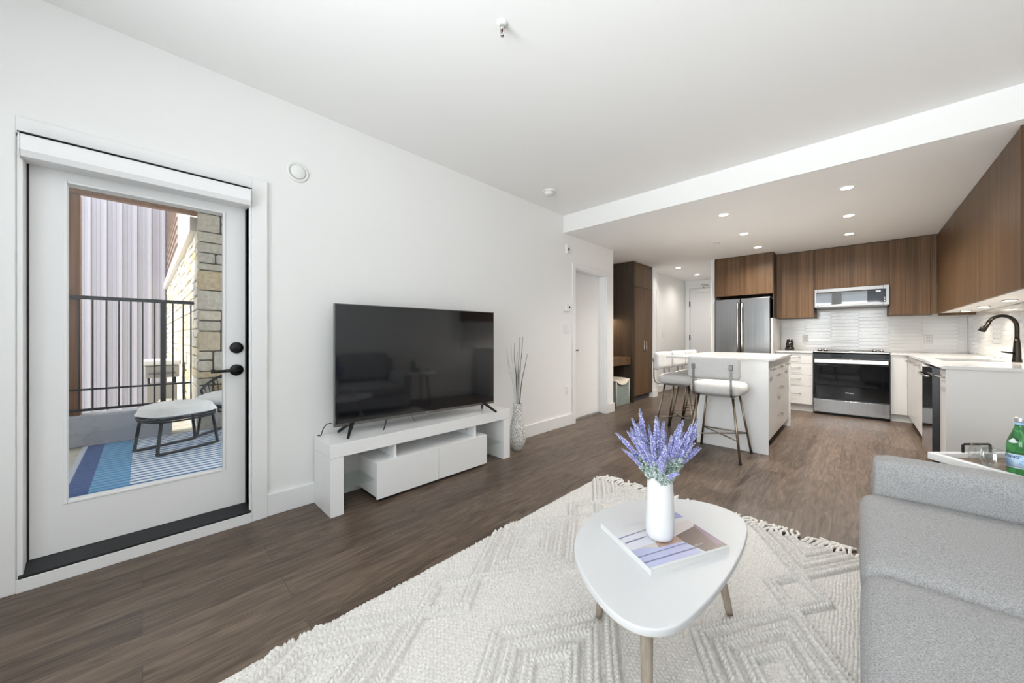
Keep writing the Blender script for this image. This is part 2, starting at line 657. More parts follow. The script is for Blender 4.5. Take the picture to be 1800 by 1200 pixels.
# ================================================================== SETTING
HC, HS = 2.645, 2.43          # living ceiling, kitchen ceiling
YR, YS, YB = -1.3, 3.68, 7.54   # rear wall, soffit face, kitchen back wall
XR = 3.715                    # right wall
YH = 8.87                     # hall end
struct('floor', MB().box(-0.75, 3.85, YR - 0.15, 9.0, -0.06, 0.0), floor_m, origin=(0, 0, 0))
struct('ceiling', MB().box(-0.16, 3.85, YR - 0.15, YS, HC, HC + 0.1), ceil_m)
struct('ceiling_kitchen', MB().box(-0.75, 3.85, YS + 0.02, 9.0, HS, HS + 0.09), ceil_m)
struct('wall_bulkhead', MB().box(0.0, XR, YS, YS + 0.02, HS, HC), wall_m)

D1 = (-0.366, 0.449, 1.92)
D2 = (3.932, 4.728, 2.02)
WT = -0.14
YE = 4.957
mb = MB()
mb.box(WT, 0, YR - 0.15, D1[0], 0, HC).box(WT, 0, D1[0], D1[1], D1[2], HC).box(WT, 0, D1[1], D2[0], 0, HC)
mb.box(WT, 0, D2[0], D2[1], D2[2], HC).box(WT, 0, D2[1], YE, 0, HC)
struct('wall_left', mb, wall_m)
struct('wall_nook', MB().box(-0.75, -0.62, YE, 6.62, 0, HS).box(-0.62, WT, YE - 0.02, YE, 0, HS), wall_m)
struct('wall_stub', MB().box(-0.62, -0.09, 6.63, 6.80, 0, HS), trim_m, bevel=0.002)
struct('wall_hall', MB().box(-0.40, -0.257, 6.80, YH, 0, HS), wall_m)
struct('wall_hall_end', MB().box(-0.40, 0.93, YH, YH + 0.12, 0, HS), wall_m)
struct('wall_fridge_side', MB().box(0.86, 0.922, 6.735, YH, 0, HS), wall_m)
struct('wall_back', MB().box(0.922, XR + 0.1, YB, YB + 0.12, 0, HS), wall_m)
struct('wall_right', MB().box(XR, XR + 0.13, YR - 0.15, YB, 0, HC), wall_m)
# rear wall with two window openings
mb = MB()
mb.box(-0.0, 1.10, YR - 0.15, YR, 0, HC).box(1.10, 3.30, YR - 0.15, YR, 0, 0.45).box(1.10, 3.30, YR - 0.15, YR, 2.56, HC)
mb.box(2.12, 2.26, YR - 0.15, YR, 0.45, 2.56).box(3.30, XR, YR - 0.15, YR, 0, HC)
struct('wall_rear', mb, wall_m)
for i, (xa, xb) in enumerate(((1.10, 2.12), (2.26, 3.30))):
    w = struct_root('window_%d' % (i + 1), ((xa + xb) / 2, YR - 0.08, 0.45))
    f = MB()
    f.box(xa, xb, YR - 0.11, YR - 0.05, 0.45, 0.50).box(xa, xb, YR - 0.11, YR - 0.05, 2.51, 2.56)
    f.box(xa, xa + 0.05, YR - 0.11, YR - 0.05, 0.5, 2.51).box(xb - 0.05, xb, YR - 0.11, YR - 0.05, 0.5, 2.51)
    f.box(xa + 0.05, xb - 0.05, YR - 0.11, YR - 0.05, 2.05, 2.10)
    f.build('window_frame', trim_m, w, bevel=0.003)
    MB().box(xa + 0.05, xb - 0.05, YR - 0.083, YR - 0.077, 0.5, 2.05).box(xa + 0.05, xb - 0.05, YR - 0.083, YR - 0.077, 2.10, 2.51).build('pane', pane_m, w)

# unseen overhang, added to keep direct sun out of the rear windows
struct('wall_sun_overhang', MB().box(-0.3, 3.9, YR - 3.4, YR - 0.16, 2.75, 2.9), soffit_m)

# baseboards
BH, BT = 0.135, 0.016
def baseb(name, *boxes):
    m = MB()
    for b in boxes:
        m.box(*b)
    return struct(name, m, trim_m, bevel=0.003)
baseb('baseboard_left', (0, BT, 0.541, 3.862, 0, BH), (0, BT, 4.80, YE, 0, BH), (0, BT, YR, -0.46, 0, BH), (WT, BT, YE, YE + BT, 0, BH))
baseb('baseboard_stub', (-0.16, -0.09 + BT, 6.614, 6.63, 0, BH), (-0.09, -0.09 + BT, 6.63, 6.80, 0, BH), (-0.257, -0.09 + BT, 6.8, 6.816, 0, BH))
baseb('baseboard_hall', (-0.257, -0.257 + BT, 7.3, YH, 0, BH), (-0.257, -0.16, YH - BT, YH, 0, BH))
baseb('baseboard_right', (XR - BT, XR, YR, 4.10, 0, BH))
baseb('baseboard_rear', (0, XR, YR, YR + BT, 0, BH))

# ---- balcony door (door_1)
d1 = struct_root('door_1', (0, 0.04, 0))
y0, y1, zt = D1
CW = 0.088
m = MB()
m.box(0, 0.022, y0 - 0.115, y0 - 0.018, 0, 2.086).box(0, 0.022, y1 + 0.012, y1 + 0.092, 0, 2.086).box(0, 0.022, y0 - 0.018, y1 + 0.012, 2.012, 2.086)
m.build('casing', trim_m, d1, bevel=0.003)
m = MB()
m.box(WT, 0.012, y0 - 0.018, y0, 0.0, zt + 0.08).box(WT, 0.012, y1, y1 + 0.012, 0.0, zt + 0.08).box(WT, 0.0, y0, y1, zt, zt + 0.05).box(-0.057, 0.0, y0, y1, 1.907, zt)
m.build('jamb', trim_m, d1, bevel=0.002)
MB().box(0.0125, 0.026, y0 - 0.018, y1 + 0.012, 0.0, 0.058).build('threshold_trim', trim_m, d1, bevel=0.002)
MB().prism([(-0.14, 0.0), (0.012, 0.0), (0.012, 0.05), (0.0235, 0.0585), (0.0235, 0.068), (-0.057, 0.098), (-0.14, 0.10)], y0 - 0.012, y1 + 0.006, 'y').build('sill', sill_m, d1)
# black weather strip either side of leaf
MB().box(-0.11, -0.058, y0 + 0.0005, y0 + 0.006, 0.1, zt).box(-0.11, -0.058, y1 - 0.007, y1 - 0.0005, 0.1, zt).build('weather_strip', shadow_gap_m, d1)
gy0, gy1, gz0, gz1 = -0.249, 0.334, 0.335, 1.855
ly0, ly1, lz0, lz1 = y0 + 0.007, y1 - 0.008, 0.101, 1.918
m = MB()
m.box(-0.104, -0.06, ly0, gy0 - 0.012, lz0, lz1).box(-0.104, -0.06, gy1 + 0.012, ly1, lz0, lz1)
m.box(-0.104, -0.06, gy0 - 0.012, gy1 + 0.012, lz0, gz0 - 0.012).box(-0.104, -0.06, gy0 - 0.012, gy1 + 0.012, gz1 + 0.012, lz1)
m.build('leaf', door_m, d1)
m = MB()
for (a, b, c, d) in ((gy0 - 0.013, gy0, gz0 - 0.013, gz1 + 0.013), (gy1, gy1 + 0.013, gz0 - 0.013, gz1 + 0.013), (gy0, gy1, gz0 - 0.013, gz0), (gy0, gy1, gz1, gz1 + 0.013)):
    m.box(-0.106, -0.056, a, b, c, d)
m.build('glazing_bead', trim_m, d1, bevel=0.003)
MB().box(-0.086, -0.080, gy0, gy1, gz0, gz1).build('pane', pane_m, d1)
g = MB().lathe([(0.001, 0), (0.034, 0), (0.034, 0.008), (0.030, 0.014), (0.001, 0.014)], (-0.06, 0.398, 1.055), 28, axis='x')
g.box(-0.047, -0.034, 0.382, 0.414, 1.050, 1.060)
g.build('deadbolt', blackmet_m, d1)
g = MB().lathe([(0.001, 0), (0.034, 0), (0.034, 0.008), (0.029, 0.014), (0.012, 0.016), (0.011, 0.045), (0.001, 0.046)], (-0.06, 0.398, 0.920), 28, axis='x')
g.tube([(-0.02, 0.40, 0.92), (-0.018, 0.36, 0.921), (-0.018, 0.30, 0.918), (-0.022, 0.275, 0.916)], [0.010, 0.009, 0.008, 0.007], 10)
g.build('lever_handle', blackmet_m, d1)

# ---- interior door (door_2)
d2 = struct_root('door_2', (0, 4.33, 0))
y0, y1, zt = D2
m = MB()
m.box(0, 0.02, y0 - 0.066, y0 - 0.004, 0, zt + 0.066).box(0, 0.02, y1 + 0.004, y1 + 0.07, 0, zt + 0.066).box(0, 0.02, y0 - 0.004, y1 + 0.004, zt + 0.004, zt + 0.066)
m.build('casing', trim_m, d2, bevel=0.003)
m = MB()
m.box(WT, 0.004, y0 - 0.004, y0 + 0.012, 0, zt).box(WT, 0.004, y1 - 0.012, y1 + 0.004, 0, zt).box(WT, 0.004, y0, y1, zt - 0.012, zt + 0.004)
m.build('jamb', trim_m, d2, bevel=0.002)
MB().box(-0.135, -0.10, y0 + 0.014, y1 - 0.014, 0.018, zt - 0.014).build('leaf', door_m, d2, bevel=0.002)
MB().tube([(-0.10, 3.985, 0.945), (-0.055, 3.985, 0.945), (-0.05, 4.0, 0.945), (-0.05, 4.09, 0.945)], 0.009, 8).build('lever_handle', blackmet_m, d2)
MB().box(-0.14, -0.075, y0 + 0.012, y1 - 0.012, 0.0, 0.012).build('threshold', pbr('threshold_grey', (0.25, 0.23, 0.21), 0.5), d2)

# ---- entrance door at the end of the hall (door_3)
d3 = struct_root('door_3', (0.36, YH, 0))
MB().box(-0.135, 0.80, YH - 0.022, YH - 0.002, 0.01, 2.235).build('leaf', door_m, d3, bevel=0.002)
m = MB().box(-0.23, -0.145, YH - 0.03, YH, 0, 2.33).box(-0.145, 0.86, YH - 0.03, YH, 2.25, 2.33)
m.build('casing', trim_m, d3, bevel=0.003)
for z in (1.89, 1.12, 0.3):
    MB().box(-0.15, -0.132, YH - 0.045, YH - 0.02, z - 0.06, z + 0.06).build('hinge', blackmet_m, d3)
m = MB().box(0.03, 0.31, YH - 0.07, YH - 0.022, 2.14, 2.225)
cl = m.build('door_closer', plastic_m, d3, bevel=0.004)
MB().tube([(0.17, YH - 0.05, 2.23), (0.15, YH - 0.18, 2.30), (0.26, YH - 0.03, 2.29)], 0.011, 8).build('closer_arm', nickel_m, cl)
MB().lathe([(0.001, 0), (0.012, 0), (0.012, -0.008), (0.001, -0.008)], (0.30, YH - 0.022, 1.52), 12, axis='y').build('peephole', blackmet_m, d3)

# hall side door frame, seen edge on
m = MB().box(-0.257, -0.235, 6.82, 6.88, 0, 2.09).box(-0.257, -0.235, 7.18, 7.25, 0, 2.09).box(-0.257, -0.235, 6.82, 7.25, 2.0901, 2.15)
struct('trim_1', m, trim_m)

# ================================================================== ON WALLS AND CEILING
rb = thing('roller_blind', 'white roller blind cassette across the head of the balcony door', 'blind', (0.03, 0.04, 1.905))
poly = [(0.005, 2.0), (0.062, 2.0), (0.066, 1.996), (0.066, 1.93), (0.052, 1.905), (0.005, 1.905)]
MB().prism(poly, -0.368, 0.447, 'y').build('cassette', valance_m, rb, bevel=0.002)
for a, b in ((-0.372, -0.368), (0.447, 0.451)):
    MB().prism([(0.003, 2.003), (0.064, 2.003), (0.069, 1.997), (0.069, 1.928), (0.053, 1.901), (0.003, 1.901)], a, b, 'y').build('end_cap', plastic_m, rb)
MB().box(0.001, 0.07, -0.374, 0.453, 2.003, 2.006).build('shadow_gap', dgap_m, rb)

v = thing('air_vent', 'round white air vent high on the wall beside the balcony door', 'vent', (0, 0.713, 2.207))
MB().lathe([(0.002, 0), (0.066, 0), (0.066, 0.004), (0.060, 0.010), (0.053, 0.010), (0.051, 0.006), (0.002, 0.006)], (0, 0.713, 2.207), 40, axis='x').build('ring', plastic_m, v)
MB().lathe([(0.002, 0.006), (0.044, 0.006), (0.044, 0.013), (0.040, 0.016), (0.002, 0.0165)], (0, 0.713, 2.207), 40, axis='x').build('disc', plastic_m, v)

hs = thing('fire_horn', 'small white fire alarm horn high on the wall above the thermostat', 'alarm', (0, 3.745, 2.23))
MB().box(0, 0.035, 3.715, 3.775, 2.175, 2.29).build('body', plastic_m, hs, bevel=0.006)
MB().box(0.035, 0.042, 3.73, 3.76, 2.215, 2.25).build('lens', pbr('horn_lens', (0.12, 0.11, 0.10), 0.2), hs, bevel=0.003)

th = thing('thermostat', 'white box thermostat with tiny black display beside the inner door', 'thermostat', (0, 3.745, 1.49))
MB().box(0, 0.032, 3.70, 3.79, 1.45, 1.53).build('body', plastic_m, th, bevel=0.005)
MB().box(0.032, 0.0335, 3.755, 3.78, 1.485, 1.515).build('display', blackgl_m, th)

sw = thing('light_switch', 'white double light switch plate below the thermostat', 'switch', (0, 3.735, 1.225))
MB().box(0, 0.007, 3.68, 3.79, 1.165, 1.285).build('plate', plastic_m, sw, bevel=0.003)
for a in (3.70, 3.745):
    MB().box(0.007, 0.012, a, a + 0.03, 1.19, 1.26).build('rocker', trim_m, sw, bevel=0.002)

def outlet(label, c, axis):
    o = thing('wall_outlet', label, 'outlet', c, 0, 'white wall outlets')
    x, y, z = c
    def bx(u0, u1, d0, d1, z0, z1):
        if axis == 'x':
            return MB().box(x + d0, x + d1, y + u0, y + u1, z + z0, z + z1)
        return MB().box(x + u0, x + u1, y - d1, y - d0, z + z0, z + z1)
    bx(-0.036, 0.036, 0, 0.006, -0.058, 0.058).build('plate', plastic_m, o, bevel=0.003)
    for zz in (-0.024, 0.024):
        r = bx(-0.017, 0.017, 0.006, 0.009, zz - 0.016, zz + 0.016).build('receptacle', trim_m, o, bevel=0.002)
        s_ = bx(-0.009, -0.006, 0.009, 0.0095, zz - 0.004, zz + 0.007)
        q = bx(0.006, 0.009, 0.009, 0.0095, zz - 0.004, zz + 0.007)
        s_.add(q.v, q.f)
        s_.build('slot', dgap_m, r)
    return o
outlet('white outlet low on the wall beside the inner door', (0, 3.745, 0.447), 'x')
plastic_keep, plastic_m, trim_keep, trim_m = plastic_m, pbr('outlet_plastic', (0.64, 0.64, 0.62), 0.3), trim_m, pbr('outlet_face', (0.58, 0.58, 0.56), 0.3)
outlet('white outlet in the tiled splashback by the black grinder', (2.05, YB - 0.018, 1.09), 'y')
outlet('white outlet in the tiled splashback right of the oven', (3.36, YB - 0.018, 1.09), 'y')
plastic_m, trim_m = plastic_keep, trim_keep
hsw = thing('hall_switch', 'small white switch on the hall wall by the entrance door', 'switch', (-0.257, 7.55, 1.2))
MB().box(-0.257, -0.25, 7.515, 7.585, 1.14, 1.26).build('plate', plastic_m, hsw, bevel=0.002)
MB().box(-0.25, -0.246, 7.535, 7.565, 1.17, 1.23).build('rocker', trim_m, hsw, bevel=0.002)

sp = thing('sprinkler', 'chrome pendent fire sprinkler hanging from the living room ceiling', 'sprinkler', (1.418, 1.215, HC))
SX, SY = 1.418, 1.215
MB().lathe([(0.002, HC), (0.026, HC), (0.025, HC - 0.004), (0.017, HC - 0.012), (0.012, HC - 0.012), (0.002, HC - 0.012)], (SX, SY, 0), 28).build('escutcheon', plastic_m, sp)
m = MB().lathe([(0.002, HC - 0.018), (0.010, HC - 0.018), (0.010, HC - 0.034), (0.002, HC - 0.034)], (SX, SY, 0), 16)
for s_ in (-1, 1):
    m.tube([(SX + s_ * 0.009, SY, HC - 0.03), (SX + s_ * 0.011, SY, HC - 0.045), (SX, SY, HC - 0.062)], 0.0028, 6)
m.build('frame', chrome_m, sp)
MB().tube([(SX, SY, HC - 0.034), (SX, SY, HC - 0.06)], 0.003, 8).build('bulb', pbr('sprinkler_bulb', (0.08, 0.01, 0.01), 0.2), sp)
MB().lathe([(0.002, HC - 0.062), (0.009, HC - 0.062), (0.009, HC - 0.065), (0.002, HC - 0.065)], (SX, SY, 0), 18).build('deflector', chrome_m, sp)

sm = thing('smoke_detector', 'round white smoke detector on the ceiling near the bulkhead', 'smoke detector', (0.345, 2.95, HC))
sx, sy = 0.343, 2.95
MB().lathe([(0.002, HC), (0.070, HC), (0.070, HC - 0.010), (0.062, HC - 0.013), (0.002, HC - 0.013)], (sx, sy, 0), 36).build('base', plastic_m, sm)
MB().lathe([(0.002, HC - 0.013), (0.05, HC - 0.013), (0.047, HC - 0.034), (0.040, HC - 0.042), (0.002, HC - 0.044)], (sx, sy, 0), 36).build('cover', plastic_m, sm)
cs = thing('ceiling_sprinkler_cap', 'tiny round sprinkler cap in the kitchen ceiling beside the downlights', 'sprinkler', (1.25, 5.55, HS))
MB().lathe([(0.002, HS), (0.035, HS), (0.033, HS - 0.006), (0.002, HS - 0.006)], (1.25, 5.55, 0), 24).build('cap', plastic_m, cs)
MB().lathe([(0.002, HS + 0.001), (0.038, HS + 0.001), (0.038, HS - 0.002), (0.002, HS - 0.002)], (1.25, 5.55, 0), 24).build('ring', nickel_m, cs)

# recessed downlights
DL = [((2.593, 4.291), 'recessed downlight nearest the right-hand wall cupboards and the bulkhead'),
      ((2.592, 5.287), 'recessed downlight in the middle of the row leading to the oven'),
      ((2.585, 6.221), 'recessed downlight just in front of the microwave cupboards'),
      ((1.63, 4.32), 'recessed downlight above the near end of the island'),
      ((1.627, 5.295), 'recessed downlight above the far end of the island'),
      ((1.617, 6.218), 'recessed downlight just in front of the fridge cupboard'),
      ((0.238, 7.008), 'recessed downlight at the mouth of the entrance hall'),
      ((0.252, 8.037), 'recessed downlight nearest the entrance door')]
base_dl = None
for (x, y), lab in DL:
    if base_dl is None:
        base_dl = thing('downlight', lab, 'downlight', (x, y, HS), 0, 'recessed kitchen and hall downlights')
        MB().lathe([(0.042, 0.001), (0.055, 0.001), (0.055, -0.003), (0.052, -0.005), (0.044, -0.005), (0.042, -0.003)], (x, y, HS), 32).build('trim_ring', plastic_m, base_dl)
        MB().lathe([(0.001, -0.0035), (0.043, -0.0035), (0.043, -0.001), (0.001, -0.001)], (x, y, HS), 32).build('lens', led_m, base_dl)
    else:
        dup(base_dl, (x, y, HS), 0, lab)
    light('downlight_lamp', 'SPOT', (x, y, HS - 0.02), 64 if y < 6.9 else 20, (1.0, 0.94, 0.87), (0, 0, 0), spot_size=math.radians(156), spot_blend=1.0, shadow_soft_size=0.04)

# ================================================================== LIVING ROOM
# ---- TV stand
T = thing('tv_stand', 'low white gloss TV stand with open shelves standing against the long wall', 'tv stand', (0.17, 1.597, 0))
X0, X1 = 0.018, 0.322
MB().box(X0, X1, 0.807, 2.389, 0.365, 0.45).build('top', lacq_m, T, bevel=0.002)
MB().box(X0, X1, 0.807, 0.886, 0.0, 0.3635).build('side_panel', lacq_m, T, bevel=0.002)
MB().box(X0, X1, 2.305, 2.389, 0.0, 0.3635).build('side_panel', lacq_m, T, bevel=0.002)
MB().box(X0 + 0.004, X0 + 0.02, 0.886, 2.305, 0.03, 0.3645).build('back_panel', pbr('stand_back', (0.62, 0.63, 0.62), 0.4), T)
MB().box(X0 + 0.02, 0.312, 1.098, 2.092, 0.035, 0.27).build('drawer_box', lacq_m, T, bevel=0.0015)
MB().box(0.06, 0.29, 1.12, 2.07, 0.0, 0.034).build('plinth', dgap_m, T)
MB().box(0.3125, 0.332, 1.098, 1.5905, 0.022, 0.27).build('drop_door', lacq_m, T, bevel=0.0015)
MB().box(0.3125, 0.332, 1.5935, 2.092, 0.022, 0.27).build('drop_door', lacq_m, T, bevel=0.0015)
for yy in (1.236, 1.972):
    dv = MB().box(X0 + 0.02, 0.305, yy, yy + 0.018, 0.271, 0.3645).build('divider', lacq_m, T, bevel=0.001)
    MB().lathe([(0.001, 0), (0.006, 0), (0.006, -0.001), (0.001, -0.001)], (0.20, yy - 0.0003, 0.315), 12, axis='y').build('peg_hole', dgap_m, dv)
for ya, yb in ((0.887, 1.097), (2.093, 2.304)):
    MB().box(X0 + 0.03, 0.30, ya, yb, 0.150, 0.156).build('glass_shelf', shelfgl_m, T)

# ---- TV, turned slightly
a = Vector((0.146, 0.892))
b = Vector((0.255, 2.246))
d = (b - a)
L = d.length
ang = math.atan2(d.y, d.x) - PI / 2
mid = (a + b) / 2
tv = thing('television', 'large flat black television standing on the white stand', 'television', (mid.x, mid.y, 0.45), ang)
h0, h1 = 0.065, 0.897
MB().box(-0.012, -0.0005, -L / 2 + 0.006, L / 2 - 0.006, h0 + 0.018, h1 - 0.006).build('screen', screen_m, tv, local=True)
m = MB()
m.box(-0.03, 0.0, -L / 2, -L / 2 + 0.006, h0, h1).box(-0.03, 0.0, L / 2 - 0.006, L / 2, h0, h1)
m.box(-0.03, 0.0, -L / 2 + 0.006, L / 2 - 0.006, h1 - 0.006, h1).box(-0.03, 0.001, -L / 2 + 0.006, L / 2 - 0.006, h0, h0 + 0.018)
m.build('bezel', bezel_m, tv, local=True, bevel=0.0015)
MB().box(-0.045, -0.0125, -L / 2 + 0.008, L / 2 - 0.008, h0 + 0.05, h1 - 0.02).box(-0.075, -0.045, -L * 0.32, L * 0.32, h0 + 0.06, 0.52).build('housing', tvback_m, tv, local=True, bevel=0.006)
Mx = Matrix(((0, 0, 1, 0.0015), (1, 0, 0, 0.0), (0, 1, 0, h0 + 0.005), (0, 0, 0, 1)))
text_mb('TCL', 0.014, Mx).build('logo', white_ink_m, tv, local=True)
for s_ in (-1, 1):
    ya = s_ * (L / 2 - 0.115)
    yb = s_ * (L / 2 - 0.055)
    for sx_ in (1, -1):
        xe = 0.10 if sx_ > 0 else -0.105
        m = MB()
        p0, p1 = Vector((-0.015 + 0.004 * sx_, ya, h0 + 0.012)), Vector((xe, yb, 0.004))
        for (p, q) in ((p0, p1),):
            m.add([p + Vector((0, -0.017, 0)), p + Vector((0, 0.017, 0)), q + Vector((0, 0.008, -0.004)), q + Vector((0, -0.008, -0.004)),
                   p + Vector((0.014 * sx_, -0.017, 0.006)), p + Vector((0.014 * sx_, 0.017, 0.006)), q + Vector((0.006 * sx_, 0.008, 0.010)), q + Vector((0.006 * sx_, -0.008, 0.010))],
                  [(0, 1, 2, 3), (4, 7, 6, 5), (0, 4, 5, 1), (1, 5, 6, 2), (2, 6, 7, 3), (3, 7, 4, 0)])
        m.build('leg', blackmet_m, tv, local=True, bevel=0.002)
cb = thing('power_cable', 'thin black cable dropping behind the left edge of the television', 'cable', (0.07, 0.84, 0.45))
MB().tube(spline([(0.07, 0.90, 0.53), (0.075, 0.87, 0.53), (0.085, 0.842, 0.505), (0.07, 0.833, 0.462), (0.03, 0.828, 0.453), (0.021, 0.83, 0.453)], 6), 0.003, 6).build('cord', blackmet_m, cb)
cb = thing('signal_cable', 'thin black cables lying under the middle of the television', 'cable', (0.2, 1.35, 0.45))
MB().tube(spline([(0.13, 1.27, 0.53), (0.17, 1.24, 0.49), (0.21, 1.205, 0.454)], 5), 0.004, 6).build('cord', blackmet_m, cb)
MB().tube(spline([(0.13, 1.47, 0.53), (0.15, 1.47, 0.50), (0.165, 1.477, 0.475), (0.16, 1.49, 0.454)], 5), 0.0018, 6).build('cord', blackmet_m, cb)

# ---- floor vase and twigs
vc = (0.22, 2.60)
MBv = MB().lathe([(0.001, 0.0), (0.045, 0.0), (0.046, 0.010), (0.056, 0.022), (0.075, 0.06), (0.088, 0.12), (0.087, 0.165), (0.076, 0.225), (0.060, 0.285),
                  (0.047, 0.35), (0.042, 0.40), (0.043, 0.435), (0.046, 0.458), (0.043, 0.460), (0.039, 0.435), (0.037, 0.40), (0.03, 0.36), (0.001, 0.35)], (vc[0], vc[1], 0), 40)
o = MBv.build('floor_vase', speck_m, origin=(vc[0], vc[1], 0))
tag(o, 'tall speckled white floor vase standing right of the TV stand', 'vase')
tw = [  # top offset along image-right (R) and away, height, material
    (-0.105, 0.01, 1.03, 'w'), (-0.06, 0.0, 1.045, 'w'), (-0.10, 0.03, 0.90, 'w'), (-0.028, 0.02, 1.06, 'd'), (0.02, 0.0, 1.12, 'd'), (0.055, 0.015, 1.125, 'd'),
    (0.10, 0.0, 0.955, 'd'), (0.035, -0.01, 0.90, 'g'), (0.0, -0.015, 0.97, 'g')]
Rv = Vector((math.cos(YAW), math.sin(YAW), 0))
Fv = Vector((-math.sin(YAW), math.cos(YAW), 0))
for i, (r_, f_, z_, c_) in enumerate(tw):
    base = Vector((vc[0], vc[1], 0.36)) + Rv * (r_ * 0.16) + Fv * (f_ * 0.3)
    top = Vector((vc[0], vc[1], z_)) + Rv * r_ + Fv * f_
    midp = base.lerp(top, 0.5) - Rv * r_ * 0.18
    q3 = base.lerp(top, 0.78) + Rv * random.uniform(-0.008, 0.008)
    pts = spline([base, midp, q3, top], 6)
    k = len(pts)
    rr = {'w': 0.0085, 'd': 0.0055, 'g': 0.0085}[c_]
    o = MB().tube(pts, [rr * (1 - 0.65 * j / (k - 1)) for j in range(k)], 7).build('twig', {'w': twigw_m, 'd': twigd_m, 'g': twigg_m}[c_], origin=tuple(base))
    tag(o, {'w': 'pale whitewashed bare twig on the left of the speckled vase', 'd': 'dark thin bare twig standing in the speckled vase',
            'g': 'short mottled grey twig in the middle of the speckled vase'}[c_], 'twig', {'w': 'white twigs', 'd': 'dark twigs', 'g': 'grey twigs'}[c_])

# ---- rug: height field of knitted rows and braided diamond ridges
RX0, RX1, RY0, RY1 = 1.183, 2.98, -0.40, 2.492
xs = np.concatenate([np.linspace(RX0, 2.72, 600), np.linspace(2.735, RX1, 16)])
ys = np.concatenate([np.linspace(RY0, 0.085, 50), np.linspace(0.095, RY1, 920)])
NX, NY = len(xs), len(ys)
Xg, Yg = np.meshgrid(xs, ys)
rng = np.random.default_rng(3)
wob = 0.0015 * np.sin(Xg * 31 + 1.3 * np.sin(Yg * 9)) + 0.0015 * np.sin(Yg * 37 + Xg * 11)
row = (Xg + wob) / 0.0120
rowi = np.floor(row)
st = (Yg + wob) / 0.0165 + 0.5 * (rowi % 2)
cr = np.clip(np.sin(PI * (row % 1)), 0, 1) ** 0.6
cs_ = np.abs(np.sin(PI * st)) ** 0.6
Hh = 0.0040 + 0.0075 * cr * (0.30 + 0.70 * cs_)
ridge = np.zeros_like(Hh)
crease = np.ones_like(Hh)


def ring(cx, cy, hw, hh, up=0.019):
    global ridge, crease
    u = np.abs(Xg - cx) / hw
    w = np.abs(Yg - cy) / hh
    nl_ = math.hypot(1 / hw, 1 / hh)
    p = (u + w - 1) / nl_
    along = (Xg - cx) / hw * hw * 0.5 * np.sign(Xg - cx) - np.abs(Yg - cy) * 0.9
    msk = np.abs(p) < 0.0235
    q = np.abs(p) - 0.0115
    prof = np.clip(1 - (q / 0.0120) ** 2, 0, 1) ** 0.7
    braid = 0.45 + 0.55 * np.abs(np.sin(PI * (along / 0.0165 + np.abs(p) * 38)))
    ridge = np.maximum(ridge, np.where(msk, up * prof * braid, 0))
    crease = np.where((np.abs(p) >= 0.0235) & (np.abs(p) < 0.032), 0.25, crease)


for c_ in range(4):
    cx = 0.865 + 0.535 * c_
    off = 1.452 if c_ % 2 else 0.925
    for k_ in range(-3, 3):
        cy = off + 1.06 * k_
        ring(cx, cy, 0.242, 0.387)
        ring(cx, cy, 0.166, 0.266)
        ring(cx, cy, 0.085, 0.136)
        ring(cx, cy + 0.53, 0.098, 0.145)
Hh = 0.002 + (Hh - 0.002) * crease
Hh = np.where(ridge > 0, np.maximum(Hh * 0.5, 0.0080 + ridge), Hh)
Hh += 0.0006 * rng.standard_normal(Hh.shape)
ed = np.minimum(np.minimum(Xg - RX0, RX1 - Xg), np.minimum(Yg - RY0, RY1 - Yg))
Hh = np.where(ed < 0.02, Hh + 0.003 * np.abs(np.sin(PI * Yg / 0.03)), Hh)
Hh[0, :] = Hh[-1, :] = 0.001
Hh[:, 0] = Hh[:, -1] = 0.001
side = 0.004 * np.abs(np.sin(PI * Yg / 0.028))
Xe = Xg.copy()
Xe[:, :3] -= side[:, :3]
co = np.stack([Xe - RX0, Yg, Hh], -1).reshape(-1, 3).astype(np.float32)
ii = np.arange(NX * NY).reshape(NY, NX)
quads = np.stack([ii[:-1, :-1], ii[:-1, 1:], ii[1:, 1:], ii[1:, :-1]], -1).reshape(-1, 4).astype(np.int32)
me = bpy.data.meshes.new('pile')
me.vertices.add(len(co))
me.vertices.foreach_set('co', co.ravel())
me.loops.add(quads.size)
me.loops.foreach_set('vertex_index', quads.ravel())
me.polygons.add(len(quads))
me.polygons.foreach_set('loop_start', np.arange(0, quads.size, 4, dtype=np.int32))
me.polygons.foreach_set('loop_total', np.full(len(quads), 4, dtype=np.int32))
me.polygons.foreach_set('use_smooth', np.ones(len(quads), dtype=bool))
me.materials.append(rug_m)
me.update(calc_edges=True)
me.validate()
rug = thing('rug', 'cream woven rug with braided diamond ridges and a tasselled end', 'rug', (RX0, 0, 0))
o = bpy.data.objects.new('woven_body', me)
COL.objects.link(o)
o.parent = rug
INV[o] = INV[rug]
